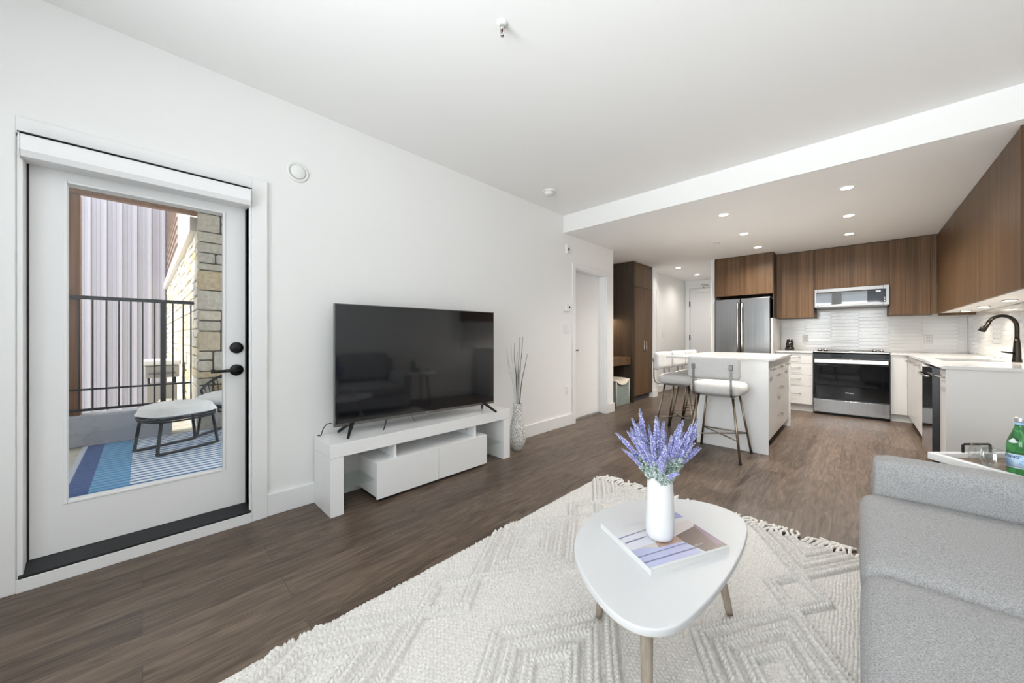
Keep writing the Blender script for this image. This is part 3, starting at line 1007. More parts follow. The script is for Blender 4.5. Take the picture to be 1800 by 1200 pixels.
# tassels along the far end
tas = []
for k in range(6):
    rnd = random.Random(40 + k)
    pts = [(0, -0.012, 0.010), (0.004 * rnd.uniform(-1, 1), 0.02, 0.016), (0.014 * rnd.uniform(-1, 1), 0.05, 0.012 + 0.008 * rnd.random()),
           (0.03 * rnd.uniform(-1, 1), 0.075 + 0.015 * rnd.random(), 0.009)]
    if k >= 4:
        pts.append((pts[-1][0] + 0.03 * (1 if k == 4 else -1), pts[-1][1] - 0.005, 0.012))
    m = MB()
    pts = [(x * 1.3, y * 1.25 if y > 0 else y, z) for x, y, z in pts]
    m.tube(spline(pts, 4), 0.0082, 7)
    tas.append(m)
tmesh = []
NT = 76
for i in range(NT):
    x = RX0 + 0.012 + (RX1 - RX0 - 0.03) * i / (NT - 1)
    k = random.choice((0, 0, 1, 1, 2, 2, 3, 3, 4, 5))
    if i < 6 and k < len(tas) or len(tmesh) <= k:
        pass
    if len(tmesh) < 6:
        o = tas[len(tmesh)].build('tassel', rug_m, rug, local=True)
        tmesh.append(o)
    else:
        o = tmesh[k].copy()
        COL.objects.link(o)
        o.parent = rug
    o.location = (x - RX0, RY1, 0)
    o.rotation_euler = (0, 0, random.uniform(-0.35, 0.35) - 0.25)

# ---- coffee table
ZT = 0.40
outl = [(1.981, 1.55), (1.944, 1.489), (1.916, 1.416), (1.898, 1.338), (1.895, 1.261), (1.903, 1.186), (1.922, 1.116), (1.95, 1.054), (1.988, 1.0),
        (2.04, 0.95), (2.103, 0.903), (2.166, 0.87), (2.217, 0.856), (2.255, 0.857), (2.283, 0.868), (2.306, 0.887), (2.324, 0.913), (2.337, 0.947),
        (2.348, 0.994), (2.358, 1.06), (2.367, 1.141), (2.373, 1.233), (2.375, 1.332), (2.373, 1.43), (2.366, 1.517), (2.356, 1.584), (2.339, 1.633),
        (2.312, 1.669), (2.271, 1.694), (2.222, 1.704), (2.17, 1.697), (2.118, 1.675), (2.068, 1.641), (2.023, 1.599)]
pl = [(p.x, p.y) for p in smooth_closed([(x, y, 0) for x, y in [(2.17 + (a - 2.17) * 1.022, 1.27 + (b - 1.27) * 1.012) for a, b in outl]], 3)]
cx_, cy_ = sum(p[0] for p in pl) / len(pl), sum(p[1] for p in pl) / len(pl)
ct = thing('coffee_table', 'white rounded triangular coffee table with oak legs on the cream rug', 'coffee table', (cx_, cy_, 0))
MB().prism(pl[::-1] if False else pl, ZT - 0.022, ZT, 'z', True).build('table_top', tabletop_m, ct, bevel=0.005, seg=3)
ZR = 0.022
legs = [((2.255, 0.935), (2.225, 1.00)), ((2.292, 1.622), (2.245, 1.54)), ((1.925, 1.25), (1.985, 1.235))]
for (fx, fy), (tx, ty) in legs:
    MB().tube([(fx, fy, ZR - 0.004), (fx + (tx - fx) * 0.05, fy + (ty - fy) * 0.05, ZR + 0.02), (tx, ty, ZT - 0.022)], [0.0125, 0.0135, 0.019], 16).build('leg', oak_m, ct)
Kb = MB().prism([(2.245, 1.54), (2.215, 1.02), (1.985, 1.235)], ZT - 0.04, ZT - 0.023, 'z')

# ---- book on the coffee table
ba, bb, bc = Vector((1.963, 1.200, 0)), Vector((2.213, 1.062, 0)), Vector((2.352, 1.360, 0))
bdv = ba + (bc - bb)
bk_t = thing('photo_book', 'large softcover photo book with lavender seaside cover under the white vase', 'book', ((ba.x + bc.x) / 2, (ba.y + bc.y) / 2, ZT))
def bq(s_, t_, z):
    p = ba + (bb - ba) * s_ + (bdv - ba) * t_
    return (p.x, p.y, z)
m = MB().prism([bq(0.004, 0.004, 0)[:2], bq(0.996, 0.004, 0)[:2], bq(0.996, 0.99, 0)[:2], bq(0.004, 0.99, 0)[:2]], ZT + 0.001, ZT + 0.0195)
m.build('pages', paper_m, bk_t)
cov = [  # polygons in (s down the spine, t across), colour
    ('pale', (0.66, 0.66, 0.675), [(0, 0), (0.36, 0), (0.36, 1), (0, 1)]),
    ('mist', (0.66, 0.66, 0.73), [(0.36, 0), (0.66, 0), (0.60, 0.62), (0.36, 0.75)]),
    ('sand', (0.62, 0.57, 0.56), [(0.36, 0.75), (0.60, 0.62), (0.52, 1), (0.36, 1)]),
    ('peach', (0.44, 0.30, 0.24), [(0.62, 0.33), (0.72, 0.30), (0.74, 0.62), (0.60, 0.62)]),
    ('lilac', (0.46, 0.48, 0.68), [(0.66, 0), (0.97, 0), (0.97, 0.66), (0.72, 0.62), (0.72, 0.30), (0.655, 0.15)]),
    ('shore', (0.58, 0.53, 0.50), [(0.66, 0), (0.655, 0.15), (0.72, 0.30), (0.62, 0.33), (0.64, 0.18)]),
    ('drape', (0.15, 0.10, 0.085), [(0.60, 0.62), (0.50, 1.0), (0.97, 1.0), (0.97, 0.70), (0.74, 0.62)]),
    ('plum', (0.25, 0.16, 0.22), [(0.50, 0.96), (0.47, 1.0), (0.93, 1.0), (0.93, 0.90)]),
    ('slate', (0.13, 0.11, 0.14), [(0.0, 0.80), (0.13, 0.76), (0.13, 1), (0, 1)]),
    ('blue', (0.30, 0.33, 0.55), [(0.15, 0.70), (0.28, 0.70), (0.28, 1), (0.15, 1)]),
    ('line', (0.20, 0.19, 0.30), [(0.40, 0), (0.412, 0), (0.33, 0.62), (0.32, 0.62)]),
    ('line', (0.20, 0.19, 0.30), [(0.50, 0.02), (0.52, 0.02), (0.49, 0.30), (0.475, 0.30)]),
    ('line', (0.20, 0.19, 0.30), [(0.78, 0.0), (0.79, 0.0), (0.77, 0.66), (0.76, 0.66)]),
    ('line', (0.20, 0.19, 0.30), [(0.88, 0.0), (0.895, 0.0), (0.88, 0.68), (0.865, 0.68)]),
]
m = MB()
cidx, cm = [], []
for i, (nm, colr, poly) in enumerate(cov):
    m.add([bq(s_, t_, ZT + 0.0205 + 0.00008 * i) for s_, t_ in poly], [tuple(range(len(poly)))])
    key = 'cover_' + nm
    if key not in MATS:
        pbr(key, colr, 0.3)
    if MATS[key] not in cm:
        cm.append(MATS[key])
    cidx.append(cm.index(MATS[key]))
k0 = len(m.f)
m.prism([bq(0, 0, 0)[:2], bq(1, 0, 0)[:2], bq(1, 1, 0)[:2], bq(0, 1, 0)[:2]], ZT + 0.0195, ZT + 0.0204)
m.prism([bq(0, -0.002, 0)[:2], bq(1, -0.002, 0)[:2], bq(1, 0.004, 0)[:2], bq(0, 0.004, 0)[:2]], ZT + 0.0005, ZT + 0.0204)
m.prism([bq(0, 0, 0)[:2], bq(1, 0, 0)[:2], bq(1, 1, 0)[:2], bq(0, 1, 0)[:2]], ZT + 0.0003, ZT + 0.0009)
o = m.build('cover', cm[0], bk_t)
for mm_ in cm[1:]:
    o.data.materials.append(mm_)
o.data.materials.append(paper_m)
for i, p in enumerate(o.data.polygons):
    p.material_index = cidx[i] if i < k0 else len(cm)
bm_ = bmesh.new(); bm_.from_mesh(o.data)
bmesh.ops.recalc_face_normals(bm_, faces=bm_.faces[k0:] if False else [])
bm_.to_mesh(o.data); bm_.free()
ux = (bdv - ba).normalized()
uy = -(bb - ba).normalized()
def bookM(s_, t_):
    p = bq(s_, t_, ZT + 0.0222)
    return Matrix(((ux.x, uy.x, 0, p[0]), (ux.y, uy.y, 0, p[1]), (0, 0, 1, p[2]), (0, 0, 0, 1)))
text_mb('C O U R T   S E A', 0.017, bookM(0.22, 0.42), 1.15).build('title', greyink_m, bk_t)
text_mb('DESIGN', 0.011, bookM(0.86, 0.72)).build('subtitle', white_ink_m, bk_t)

# ---- ceramic vase on the book
fvx, fvy = 2.164, 1.252
ZV = ZT + 0.0216
prof = [(0.001, 0.0), (0.030, 0.0), (0.038, 0.004), (0.0440, 0.014), (0.0465, 0.030), (0.0468, 0.06), (0.0455, 0.11), (0.0430, 0.165), (0.0415, 0.19), (0.0385, 0.203),
        (0.0315, 0.213), (0.0275, 0.219), (0.0265, 0.225), (0.0268, 0.232), (0.0255, 0.234), (0.0235, 0.232), (0.0235, 0.21), (0.03, 0.19), (0.001, 0.17)]
o = MB().lathe(prof, (fvx, fvy, ZV), 48).build('flower_vase', ceram_m, origin=(fvx, fvy, ZV))
tag(o, 'matte white ceramic bottle vase standing on the photo book', 'vase')

# ---- lavender: each sprig a thing (stem + bloom)
lav_m = pbr('lavender_bloom', (0.4, 0.38, 0.7), 0.8)
gi = nd(lav_m, 'ShaderNodeNewGeometry')
ramp(lav_m, gi, 'Random Per Island', [(0.0, (0.20, 0.20, 0.48)), (0.45, (0.36, 0.37, 0.68)), (0.8, (0.58, 0.58, 0.80)), (1.0, (0.78, 0.78, 0.86))], bsdf(lav_m))
lavg_m = pbr('lavender_leaf', (0.4, 0.45, 0.4), 0.8)
gi = nd(lavg_m, 'ShaderNodeNewGeometry')
ramp(lavg_m, gi, 'Random Per Island', [(0.0, (0.16, 0.24, 0.16)), (0.4, (0.42, 0.50, 0.47)), (1.0, (0.76, 0.80, 0.82))], bsdf(lavg_m))


def sprig_meshes(length, seed, bend):
    rnd = random.Random(seed)
    def pos(t):
        return Vector((bend * length * t * t, 0, length * t))
    stem = MB().tube([pos(t / 8) for t in range(9)], [0.0016] * 9, 5)
    def whorls(t0, t1, count, sz):
        m = MB()
        for i in range(count):
            t = t0 + (t1 - t0) * i / (count - 1)
            p = pos(t)
            tap = 1.0 - 0.6 * max(0, (t - 0.80) / 0.20)
            for j in range(7):
                a = 2 * PI * j / 7 + i * 0.9 + rnd.uniform(-0.2, 0.2)
                up = 0.75
                dr = Vector((math.cos(a), math.sin(a), up)).normalized()
                ln = sz * tap * rnd.uniform(0.8, 1.2)
                q = p + dr * ln
                w = ln * 0.26
                s1 = dr.cross(Vector((0, 0, 1))).normalized() * w
                s2 = dr.cross(s1).normalized() * w
                c = p + dr * ln * 0.62
                m.add([p, c + s1, c + s2, c - s1, c - s2, q], [(0, 2, 1), (0, 3, 2), (0, 4, 3), (0, 1, 4), (5, 1, 2), (5, 2, 3), (5, 3, 4), (5, 4, 1)])
        return m
    bloom = whorls(0.46, 1.0, 26, 0.0118)
    leaf = whorls(0.06, 0.50, 16, 0.0155)
    return stem, leaf, bloom


protos = []
LAB = 'artificial lavender sprig with violet bloom in the white table vase'
vt = Vector((fvx, fvy, ZV + 0.20))
NSPR = 46
ga = PI * (3 - math.sqrt(5))
for i in range(NSPR):
    fr_ = (i + 0.5) / NSPR
    az = i * ga + random.uniform(-0.2, 0.2)
    tilt = 0.03 + 0.52 * math.sqrt(fr_) + random.uniform(-0.12, 0.10)
    if fr_ > 0.75:
        tilt += random.uniform(0, 0.30)
    var = i % 4
    if len(protos) <= var:
        ln, bd = ((0.245, 0.06), (0.215, 0.20), (0.25, -0.10), (0.195, 0.28))[var]
        st_, lf_, bl_ = sprig_meshes(ln, 100 + var, bd)
        root = thing('lavender_sprig', LAB, 'lavender sprig', (0, 0, 0), 0, 'lavender sprigs in the table vase')
        st_.build('stem', soil_m, root, local=True)
        lf_.build('leaves', lavg_m, root, local=True)
        bl_.build('bloom', lav_m, root, local=True)
        protos.append(root)
        r_ = root
    else:
        r_ = dup(protos[var], (0, 0, 0))
    r_.location = vt + Vector((math.cos(az), math.sin(az), 0)) * (0.018 * math.sqrt(fr_)) - Vector((0, 0, 0.02))
    r_.rotation_euler = (0, tilt * (0.95 if tilt > 0.3 else 1), az)
    s_ = random.uniform(0.78, 1.04) * (1.0 if tilt < 0.7 else 0.88)
    r_.scale = (s_, s_, s_)

# ---- sofa
sf = thing('sofa', 'pale grey fabric sofa with squared arm facing the television', 'sofa', (3.2, 1.47, 0))
SX0 = 2.667
ARMZ = 0.572
MB().soft(2.70, 3.60, 0.66, 2.40, 0.115, 0.285, 0.02, 0, 0, 10).build('base', sofa_m, sf)
MB().soft(2.712, 3.62, 2.276, 2.42, 0.12, ARMZ, 0.028, 0.004, 0.004, 16).build('arm', sofa_m, sf)
MB().soft(2.712, 3.62, 0.62, 0.764, 0.12, ARMZ, 0.028, 0.004, 0.004, 16).build('arm', sofa_m, sf)
for ya, yb in ((1.527, 2.274), (0.768, 1.523)):
    MB().soft(SX0, 3.42, ya, yb, 0.285, 0.425, 0.048, 0.022, 0.004, 20).build('seat_cushion', sofa_m, sf)
MB().soft(3.42, 3.64, 0.66, 2.38, 0.20, 0.80, 0.05, 0.01, 0.005, 14).build('backrest', sofa_m, sf)
for ya, yb in ((1.535, 2.268), (0.775, 1.515)):
    m = MB().soft(-0.07, 0.07, ya, yb, -0.21, 0.21, 0.06, 0.01, 0.02, 16)
    m.xf(Matrix.Translation((3.385, 0, 0.66)) @ Matrix.Rotation(0.14, 4, 'Y'))
    m.build('back_cushion', sofa_m, sf)
for x, y in ((2.77, 0.72), (2.77, 2.33), (3.55, 0.72), (3.55, 2.33)):
    MB().tube([(x, y, 0.02 if x < 3 else 0.0), (x, y, 0.13)], [0.014, 0.020], 14).build('leg', oak_m, sf)

# ---- side table, tray, glasses, bottle
st_t = thing('side_table', 'small round white side table behind the sofa arm', 'side table', (3.215, 2.745, 0))
MB().lathe([(0.001, 0.498), (0.255, 0.498), (0.262, 0.503), (0.262, 0.515), (0.255, 0.52), (0.001, 0.52)], (3.215, 2.745, 0), 48).build('top', tabletop_m, st_t)
for k in range(3):
    a = 0.5 + 2 * PI * k / 3
    MB().tube([(3.215 + 0.21 * math.cos(a), 2.745 + 0.21 * math.sin(a), 0), (3.215 + 0.15 * math.cos(a), 2.745 + 0.15 * math.sin(a), 0.498)], [0.012, 0.017], 12).build('leg', oak_m, st_t)
tA = Vector((2.906, 2.692))
tn = Vector((0.70, -0.714)).normalized()
tm = Vector((0.714, 0.70))
tl, tw_ = 0.47, 0.345
tcn = tA + tm * tl / 2 + tn * tw_ / 2
tang_ = math.atan2(tm.y, tm.x)
tcn = tcn + tm * 0.0
tr = thing('serving_tray', 'white framed serving tray with wooden bottom behind the sofa arm', 'tray', (tcn.x, tcn.y, 0.5205), tang_)
hl, hw_ = tl / 2, tw_ / 2
MB().box(-hl + 0.004, hl - 0.004, -hw_ + 0.004, hw_ - 0.004, 0.0, 0.012).build('base', traywood_m, tr, local=True)
m = MB()
for (xa, xb, ya, yb) in ((-hl, -hl + 0.028, -hw_, hw_), (hl - 0.028, hl, -hw_, hw_), (-hl + 0.028, hl - 0.028, -hw_, -hw_ + 0.028), (-hl + 0.028, hl - 0.028, hw_ - 0.028, hw_)):
    m.box(xa, xb, ya, yb, 0.0, 0.034)
m.build('rim', lacq_m, tr, local=True, bevel=0.003)
for sgn in (1, -1):
    yy = sgn * (hw_ - 0.014)
    h = MB()
    xa, xb = -0.075, 0.06
    h.tube([(xa, yy, 0.033), (xa, yy, 0.068), (xa + 0.006, yy, 0.074), (xb - 0.006, yy, 0.074), (xb, yy, 0.068), (xb, yy, 0.033)], 0.0055, 10)
    h.build('handle', blackmet_m, tr, local=True)


def tumbler(label, loc):
    t = thing('tumbler', label, 'glass', loc, 0, 'stemless glasses on the tray')
    outp = [(0.001, 0.0), (0.020, 0.0), (0.026, 0.003), (0.036, 0.020), (0.042, 0.042), (0.041, 0.060), (0.036, 0.082), (0.032, 0.096)]
    inn = [(0.0308, 0.0965), (0.0348, 0.082), (0.0397, 0.060), (0.0405, 0.042), (0.034, 0.021), (0.022, 0.007), (0.001, 0.006)]
    MB().lathe(outp + inn, loc, 40).build('bowl', tumbler_m, t)
    return t
TZ = 0.5205 + 0.0125
def onray(u, v, z):
    a_ = (u - 900) / FPX
    b_ = (593 - v) / FPX
    dx, dy = Fv.x + a_ * Rv.x, Fv.y + a_ * Rv.y
    t = (z - 1.117) / b_
    return (2.658 + dx * t, dy * t, z)
tumbler('clear stemless glass on the tray, the one nearer the tray handle', onray(1727, 819, TZ))
tumbler('clear stemless glass on the tray, right beside the green bottle', onray(1749, 828, TZ))
bl = onray(1794, 833, TZ)
bt = thing('water_bottle', 'green glass bottle of mineral water with blue label on the tray', 'bottle', bl)
K = 0.0375
MB().lathe([(0.001, 0), (K - 0.004, 0), (K, 0.005), (K, 0.118), (K - 0.001, 0.132), (K - 0.007, 0.155), (K - 0.0150, 0.178), (0.0165, 0.20), (0.0140, 0.214), (0.0135, 0.228), (0.001, 0.228)], bl, 40).build('body', greengl_m, bt)
lb = MB().lathe([(K + 0.0002, 0.030), (K + 0.0006, 0.030), (K + 0.0006, 0.088), (K + 0.0002, 0.088)], bl, 40)
lab = lb.build('label', label_m, bt)
bd = MB().lathe([(K + 0.0004, 0.086), (K + 0.0009, 0.086), (K + 0.0009, 0.0885), (K + 0.0004, 0.0885)], bl, 40)
bd.lathe([(K + 0.0004, 0.0295), (K + 0.0009, 0.0295), (K + 0.0009, 0.032), (K + 0.0004, 0.032)], bl, 40)
bd.build('label_edge', labelw_m, lab)
# direction from bottle to camera
ca = math.atan2(0 - bl[1], 2.658 - bl[0])
rotl = ca + PI / 2
Mt = Matrix.Translation(Vector(bl) + Vector((0, 0, 0.0715))) @ Matrix.Rotation(rotl - 1.22, 4, 'Z')
text_mb('S.PELLEGRINO', 0.0135, Mt, 1.05, K + 0.0012, 0.0003).build('label_text', ink_m, lab)
m = MB().lathe([(0.0142, 0.206), (0.0146, 0.206), (0.0146, 0.222), (0.0142, 0.222)], bl, 32)
m.build('neck_label', label_m, bt)
# oval shoulder label
ov = MB()
vs, fs = [], []
a0 = ca - 0.62
for j in range(24):
    t = 2 * PI * j / 24
    zz = 0.147 + 0.013 * math.sin(t)
    rr = K - 0.001 - (zz - 0.132) * 0.38 + 0.0012
    aa = a0 + 0.52 * math.cos(t)
    vs.append((bl[0] + rr * math.cos(aa), bl[1] + rr * math.sin(aa), bl[2] + zz))
rr = K - 0.001 - (0.147 - 0.132) * 0.38 + 0.004
vs.append((bl[0] + rr * math.cos(a0), bl[1] + rr * math.sin(a0), bl[2] + 0.147))
for j in range(24):
    fs.append((j, (j + 1) % 24, 24))
ov.add(vs, fs, True)
ov.build('shoulder_label', labelw_m, bt)
MB().lathe([(0.001, 0.221), (0.0150, 0.221), (0.0158, 0.224), (0.0158, 0.238), (0.0145, 0.242), (0.001, 0.242)], bl, 32).build('cap', capm, bt)

# ================================================================== KITCHEN
ZC0, ZC1 = 0.887, 0.909      # worktop
YF = 6.93                    # base fronts, back run
XF = 3.13                    # base fronts, right run


def bar_handle(mbm, p0, p1, out, r=0.0055):
    p0, p1, out = Vector(p0), Vector(p1), Vector(out)
    mbm.tube([p0, p0 + out * 0.8, p0 + out + (p1 - p0) * 0.04, p1 + out - (p1 - p0) * 0.04, p1 + out * 0.8, p1], r, 8)
    return mbm


# ---- base drawer unit left of the oven
u = thing('drawer_cabinet', 'white base cabinet of four drawers left of the oven', 'cabinet', (1.96, 7.2, 0))
MB().box(1.732, 2.184, YF + 0.02, YB - 0.02, 0.10, ZC0 - 0.001).build('carcass', cab_m, u)
MB().box(1.732, 2.184, YF + 0.07, YF + 0.09, 0.0, 0.10).build('toe_kick', kick_m, u)
zz = [0.115, 0.385, 0.555, 0.725, 0.884]
for i in range(4):
    f = MB().box(1.735, 2.181, YF, YF + 0.019, zz[i] + 0.002, zz[i + 1] - 0.002).build('drawer', cab_m, u, bevel=0.0015)
    zc = (zz[i] + zz[i + 1]) / 2 + 0.02
    bar_handle(MB(), (1.875, YF, zc), (2.035, YF, zc), (0, -0.032, 0)).build('handle', nickel_m, f)
# ---- filler right of the oven
u = thing('corner_cabinet', 'white blank base cabinet in the corner right of the oven', 'cabinet', (3.05, 7.2, 0))
MB().box(2.976, XF, YF, YB - 0.02, 0.10, ZC0 - 0.001).build('carcass', cab_m, u, bevel=0.0015)
MB().box(2.976, XF + 0.05, YF + 0.05, YF + 0.07, 0.0, 0.10).build('toe_kick', kick_m, u)
# ---- sink base
YD0, YD1 = 4.40, 5.02
u = thing('sink_cabinet', 'white base cabinet with doors below the kitchen sink', 'cabinet', (3.4, 5.95, 0))
MB().box(XF + 0.02, XR - 0.02, YD1 + 0.004, YF - 0.002, 0.10, 0.68).build('carcass', cab_m, u)
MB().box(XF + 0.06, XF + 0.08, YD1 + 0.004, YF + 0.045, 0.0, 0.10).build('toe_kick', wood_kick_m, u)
edges = [YD1 + 0.004, 5.50, 5.98, 6.46, YF - 0.03]
for i in range(4):
    f = MB().box(XF, XF + 0.019, edges[i] + 0.0015, edges[i + 1] - 0.0015, 0.115, 0.884).build('door', cab_m, u, bevel=0.0015)
    yc = edges[i] + (edges[i + 1] - edges[i]) * 0.5
    bar_handle(MB(), (XF, yc - 0.08, 0.82), (XF, yc + 0.08, 0.82), (-0.032, 0, 0)).build('handle', nickel_m, f)
# ---- dishwasher
u = thing('dishwasher', 'dark stainless dishwasher set in the right-hand cabinet run', 'dishwasher', (3.4, 4.71, 0))
MB().box(XF + 0.01, XR - 0.03, YD0 + 0.004, YD1, 0.09, ZC0 - 0.002).build('body', dsteel_m, u)
MB().box(XF - 0.04, XF + 0.009, YD0 + 0.004, YD1, 0.10, 0.875).build('door', mirror_m, u, bevel=0.003)
MB().box(XF - 0.0395, XF + 0.008, YD0 + 0.0025, YD0 + 0.0039, 0.103, 0.872).build('door_edge', dsteel_m, u)
bar_handle(MB(), (XF - 0.04, YD0 + 0.06, 0.80), (XF - 0.04, YD1 - 0.06, 0.80), (-0.028, 0, 0), 0.007).build('handle', steel_m, u)
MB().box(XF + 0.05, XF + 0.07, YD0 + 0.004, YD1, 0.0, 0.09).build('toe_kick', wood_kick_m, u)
# ---- end cabinet + panel
u = thing('end_cabinet', 'narrow white base cabinet and wide end panel nearest the sofa', 'cabinet', (3.4, 4.25, 0))
MB().box(XF + 0.02, XR - 0.02, 4.13, YD0, 0.10, ZC0 - 0.001).build('carcass', cab_m, u)
MB().box(XF - 0.004, XR - 0.001, 4.107, 4.128, 0.0, ZC0 - 0.001).build('end_panel', cab_m, u, bevel=0.0015)
f = MB().box(XF, XF + 0.019, 4.131, YD0 - 0.002, 0.115, 0.884).build('door', cab_m, u, bevel=0.0015)
bar_handle(MB(), (XF, 4.18, 0.82), (XF, 4.34, 0.82), (-0.032, 0, 0)).build('handle', nickel_m, f)
MB().box(XF + 0.06, XF + 0.08, 4.13, YD0, 0.0, 0.10).build('toe_kick', kick_m, u)

# ---- worktops
o = MB().box(1.732, 2.186, YF - 0.022, YB - 0.0185, ZC0, ZC1).build('worktop', counter_m, bevel=0.002)
tag(o, 'short white quartz worktop left of the oven', 'worktop')
skx0, skx1, sky0, sky1 = 3.215, 3.575, 5.03, 5.62
m = MB()
m.box(2.974, XR - 0.0185, YF - 0.022, YB - 0.0185, ZC0, ZC1)
m.box(3.108, skx0, 4.086, YF - 0.022, ZC0, ZC1).box(skx1, XR - 0.0185, 4.086, YF - 0.022, ZC0, ZC1)
m.box(skx0, skx1, 4.086, sky0, ZC0, ZC1).box(skx0, skx1, sky1, YF - 0.022, ZC0, ZC1)
o = m.build('worktop', counter_m)
tag(o, 'long L-shaped white quartz worktop around the sink', 'worktop')
sk = thing('kitchen_sink', 'undermount stainless sink in the long worktop', 'sink', (3.4, 5.31, 0.70))
m = MB()
e_ = 0.004
m.box(skx0 - e_, skx1 + e_, sky0 - e_, sky1 + e_, 0.70, 0.703)
m.box(skx0 - e_, skx0 - 0.001, sky0 - e_, sky1 + e_, 0.703, ZC0 - 0.001).box(skx1 + 0.001, skx1 + e_, sky0 - e_, sky1 + e_, 0.703, ZC0 - 0.001)
m.box(skx0 - 0.001, skx1 + 0.001, sky0 - e_, sky0 - 0.001, 0.703, ZC0 - 0.001).box(skx0 - 0.001, skx1 + 0.001, sky1 + 0.001, sky1 + e_, 0.703, ZC0 - 0.001)
m.build('basin', steel_m, sk)
MB().lathe([(0.001, 0.7035), (0.04, 0.7035), (0.04, 0.706), (0.001, 0.706)], (3.40, 5.31, 0), 24).build('drain', chrome_m, sk)

# ---- faucet
FX, FY = 3.628, 5.135
fc = thing('kitchen_faucet', 'dark bronze gooseneck pull-down faucet on the sink worktop', 'faucet', (FX, FY, ZC1))
MB().lathe([(0.001, ZC1), (0.028, ZC1), (0.028, ZC1 + 0.012), (0.024, ZC1 + 0.03), (0.022, ZC1 + 0.10), (0.018, ZC1 + 0.17), (0.0145, ZC1 + 0.20), (0.001, ZC1 + 0.20)], (FX, FY, 0), 28).build('body', bronze_m, fc)
fd = Vector((-0.90, 0.30, 0)).normalized()
fd = Vector((-0.86, -0.5, 0)).normalized()
def fpt(r_, z_):
    return Vector((FX, FY, 0)) + fd * r_ + Vector((0, 0, z_))
RG = 0.098
neck = [fpt(0, ZC1 + 0.19), fpt(0, ZC1 + 0.27)] + [fpt(RG - RG * math.cos(t), ZC1 + 0.295 + RG * math.sin(t)) for t in [PI * k / 14 for k in range(0, 13)]]
MB().tube(neck, 0.0135, 16).build('spout', bronze_m, fc)
e1 = neck[-1]
e2 = e1 + (neck[-1] - neck[-2]).normalized() * 0.085
MB().tube([e1, e1.lerp(e2, 0.12), e1.lerp(e2, 0.75), e2], [0.0145, 0.0165, 0.021, 0.022], 18).build('spray_head', bronze_m, fc)
lv = Vector((-0.78, -0.62, 0)).normalized()
c0 = Vector((FX, FY, ZC1 + 0.075))
MB().tube([c0, c0 + lv * 0.05 + Vector((0, 0, 0.004)), c0 + lv * 0.115 + Vector((0, 0, 0.012))], [0.012, 0.0075, 0.006], 12).build('lever', bronze_m, fc)

# ---- black grinder on the counter
g0 = (1.874, 7.25, ZC1)
gr = thing('coffee_grinder', 'small black tapered grinder on the short worktop beside the fridge', 'grinder', g0)
MB().lathe([(0.001, 0), (0.062, 0), (0.062, 0.045), (0.056, 0.052), (0.001, 0.052)], g0, 28).build('base', pbr('black_gloss', (0.012, 0.011, 0.010), 0.15), gr)
MB().lathe([(0.001, 0.052), (0.052, 0.053), (0.050, 0.125), (0.044, 0.13), (0.040, 0.175), (0.001, 0.178)], g0, 28).build('jar', MATS['black_gloss'], gr)

# ---- oven range
RX0_, RX1_ = 2.191, 2.970
rg = thing('oven_range', 'slide-in electric range with black glass door between the drawers and corner', 'oven', (2.58, 7.2, 0))
MB().box(RX0_, RX1_, 6.91, YB - 0.03, 0.03, 0.895).build('body', dsteel_m, rg)
MB().box(RX0_ + 0.03, RX1_ - 0.03, 6.95, YB - 0.1, 0.0, 0.03).build('plinth', dgap_m, rg)
MB().box(RX0_, RX1_, 6.875, 6.909, 0.035, 0.222).build('drawer', steel_m, rg, bevel=0.004)
dr = MB().box(RX0_ + 0.002, RX1_ - 0.002, 6.868, 6.909, 0.242, 0.812).build('oven_door', blackgl_m, rg, bevel=0.004)
hm = MB().box(RX0_ + 0.015, RX1_ - 0.015, 6.815, 6.835, 0.752, 0.805).box(RX0_ + 0.015, RX0_ + 0.04, 6.835, 6.868, 0.755, 0.80).box(RX1_ - 0.04, RX1_ - 0.015, 6.835, 6.868, 0.755, 0.80)
hm.build('handle', nickel_m, dr, bevel=0.004)
text_mb('Whirlpool', 0.021, Matrix(((1, 0, 0, 2.58), (0, 0, -1, 6.8672), (0, 1, 0, 0.332), (0, 0, 0, 1)))).build('logo', white_ink_m, dr)
MB().prism([(6.878, 0.822), (6.909, 0.822), (6.96, 0.905), (6.91, 0.905), (6.885, 0.885)], RX0_, RX1_, 'x').build('control_panel', blackgl_m, rg)
MB().box(RX0_ - 0.002, RX1_ + 0.002, 6.905, YB - 0.02, 0.906, 0.917).build('cooktop', blackgl_m, rg, bevel=0.002)
MB().box(RX0_ + 0.004, RX1_ - 0.004, 6.885, 6.904, 0.902, 0.914).build('front_trim', nickel_m, rg, bevel=0.002)
for kx in (RX0_ + 0.065, RX0_ + 0.135, RX1_ - 0.145, RX1_ - 0.075):
    kc = MB().lathe([(0.001, 0.917), (0.024, 0.917), (0.022, 0.942), (0.018, 0.952), (0.001, 0.952)], (kx, 6.955, 0), 20)
    kc.build('knob', chrome_m, rg)
MB().box(RX0_ + 0.06, RX1_ - 0.06, 7.46, 7.50, 0.917, 0.935).build('rear_vent', gun_m, rg, bevel=0.003)

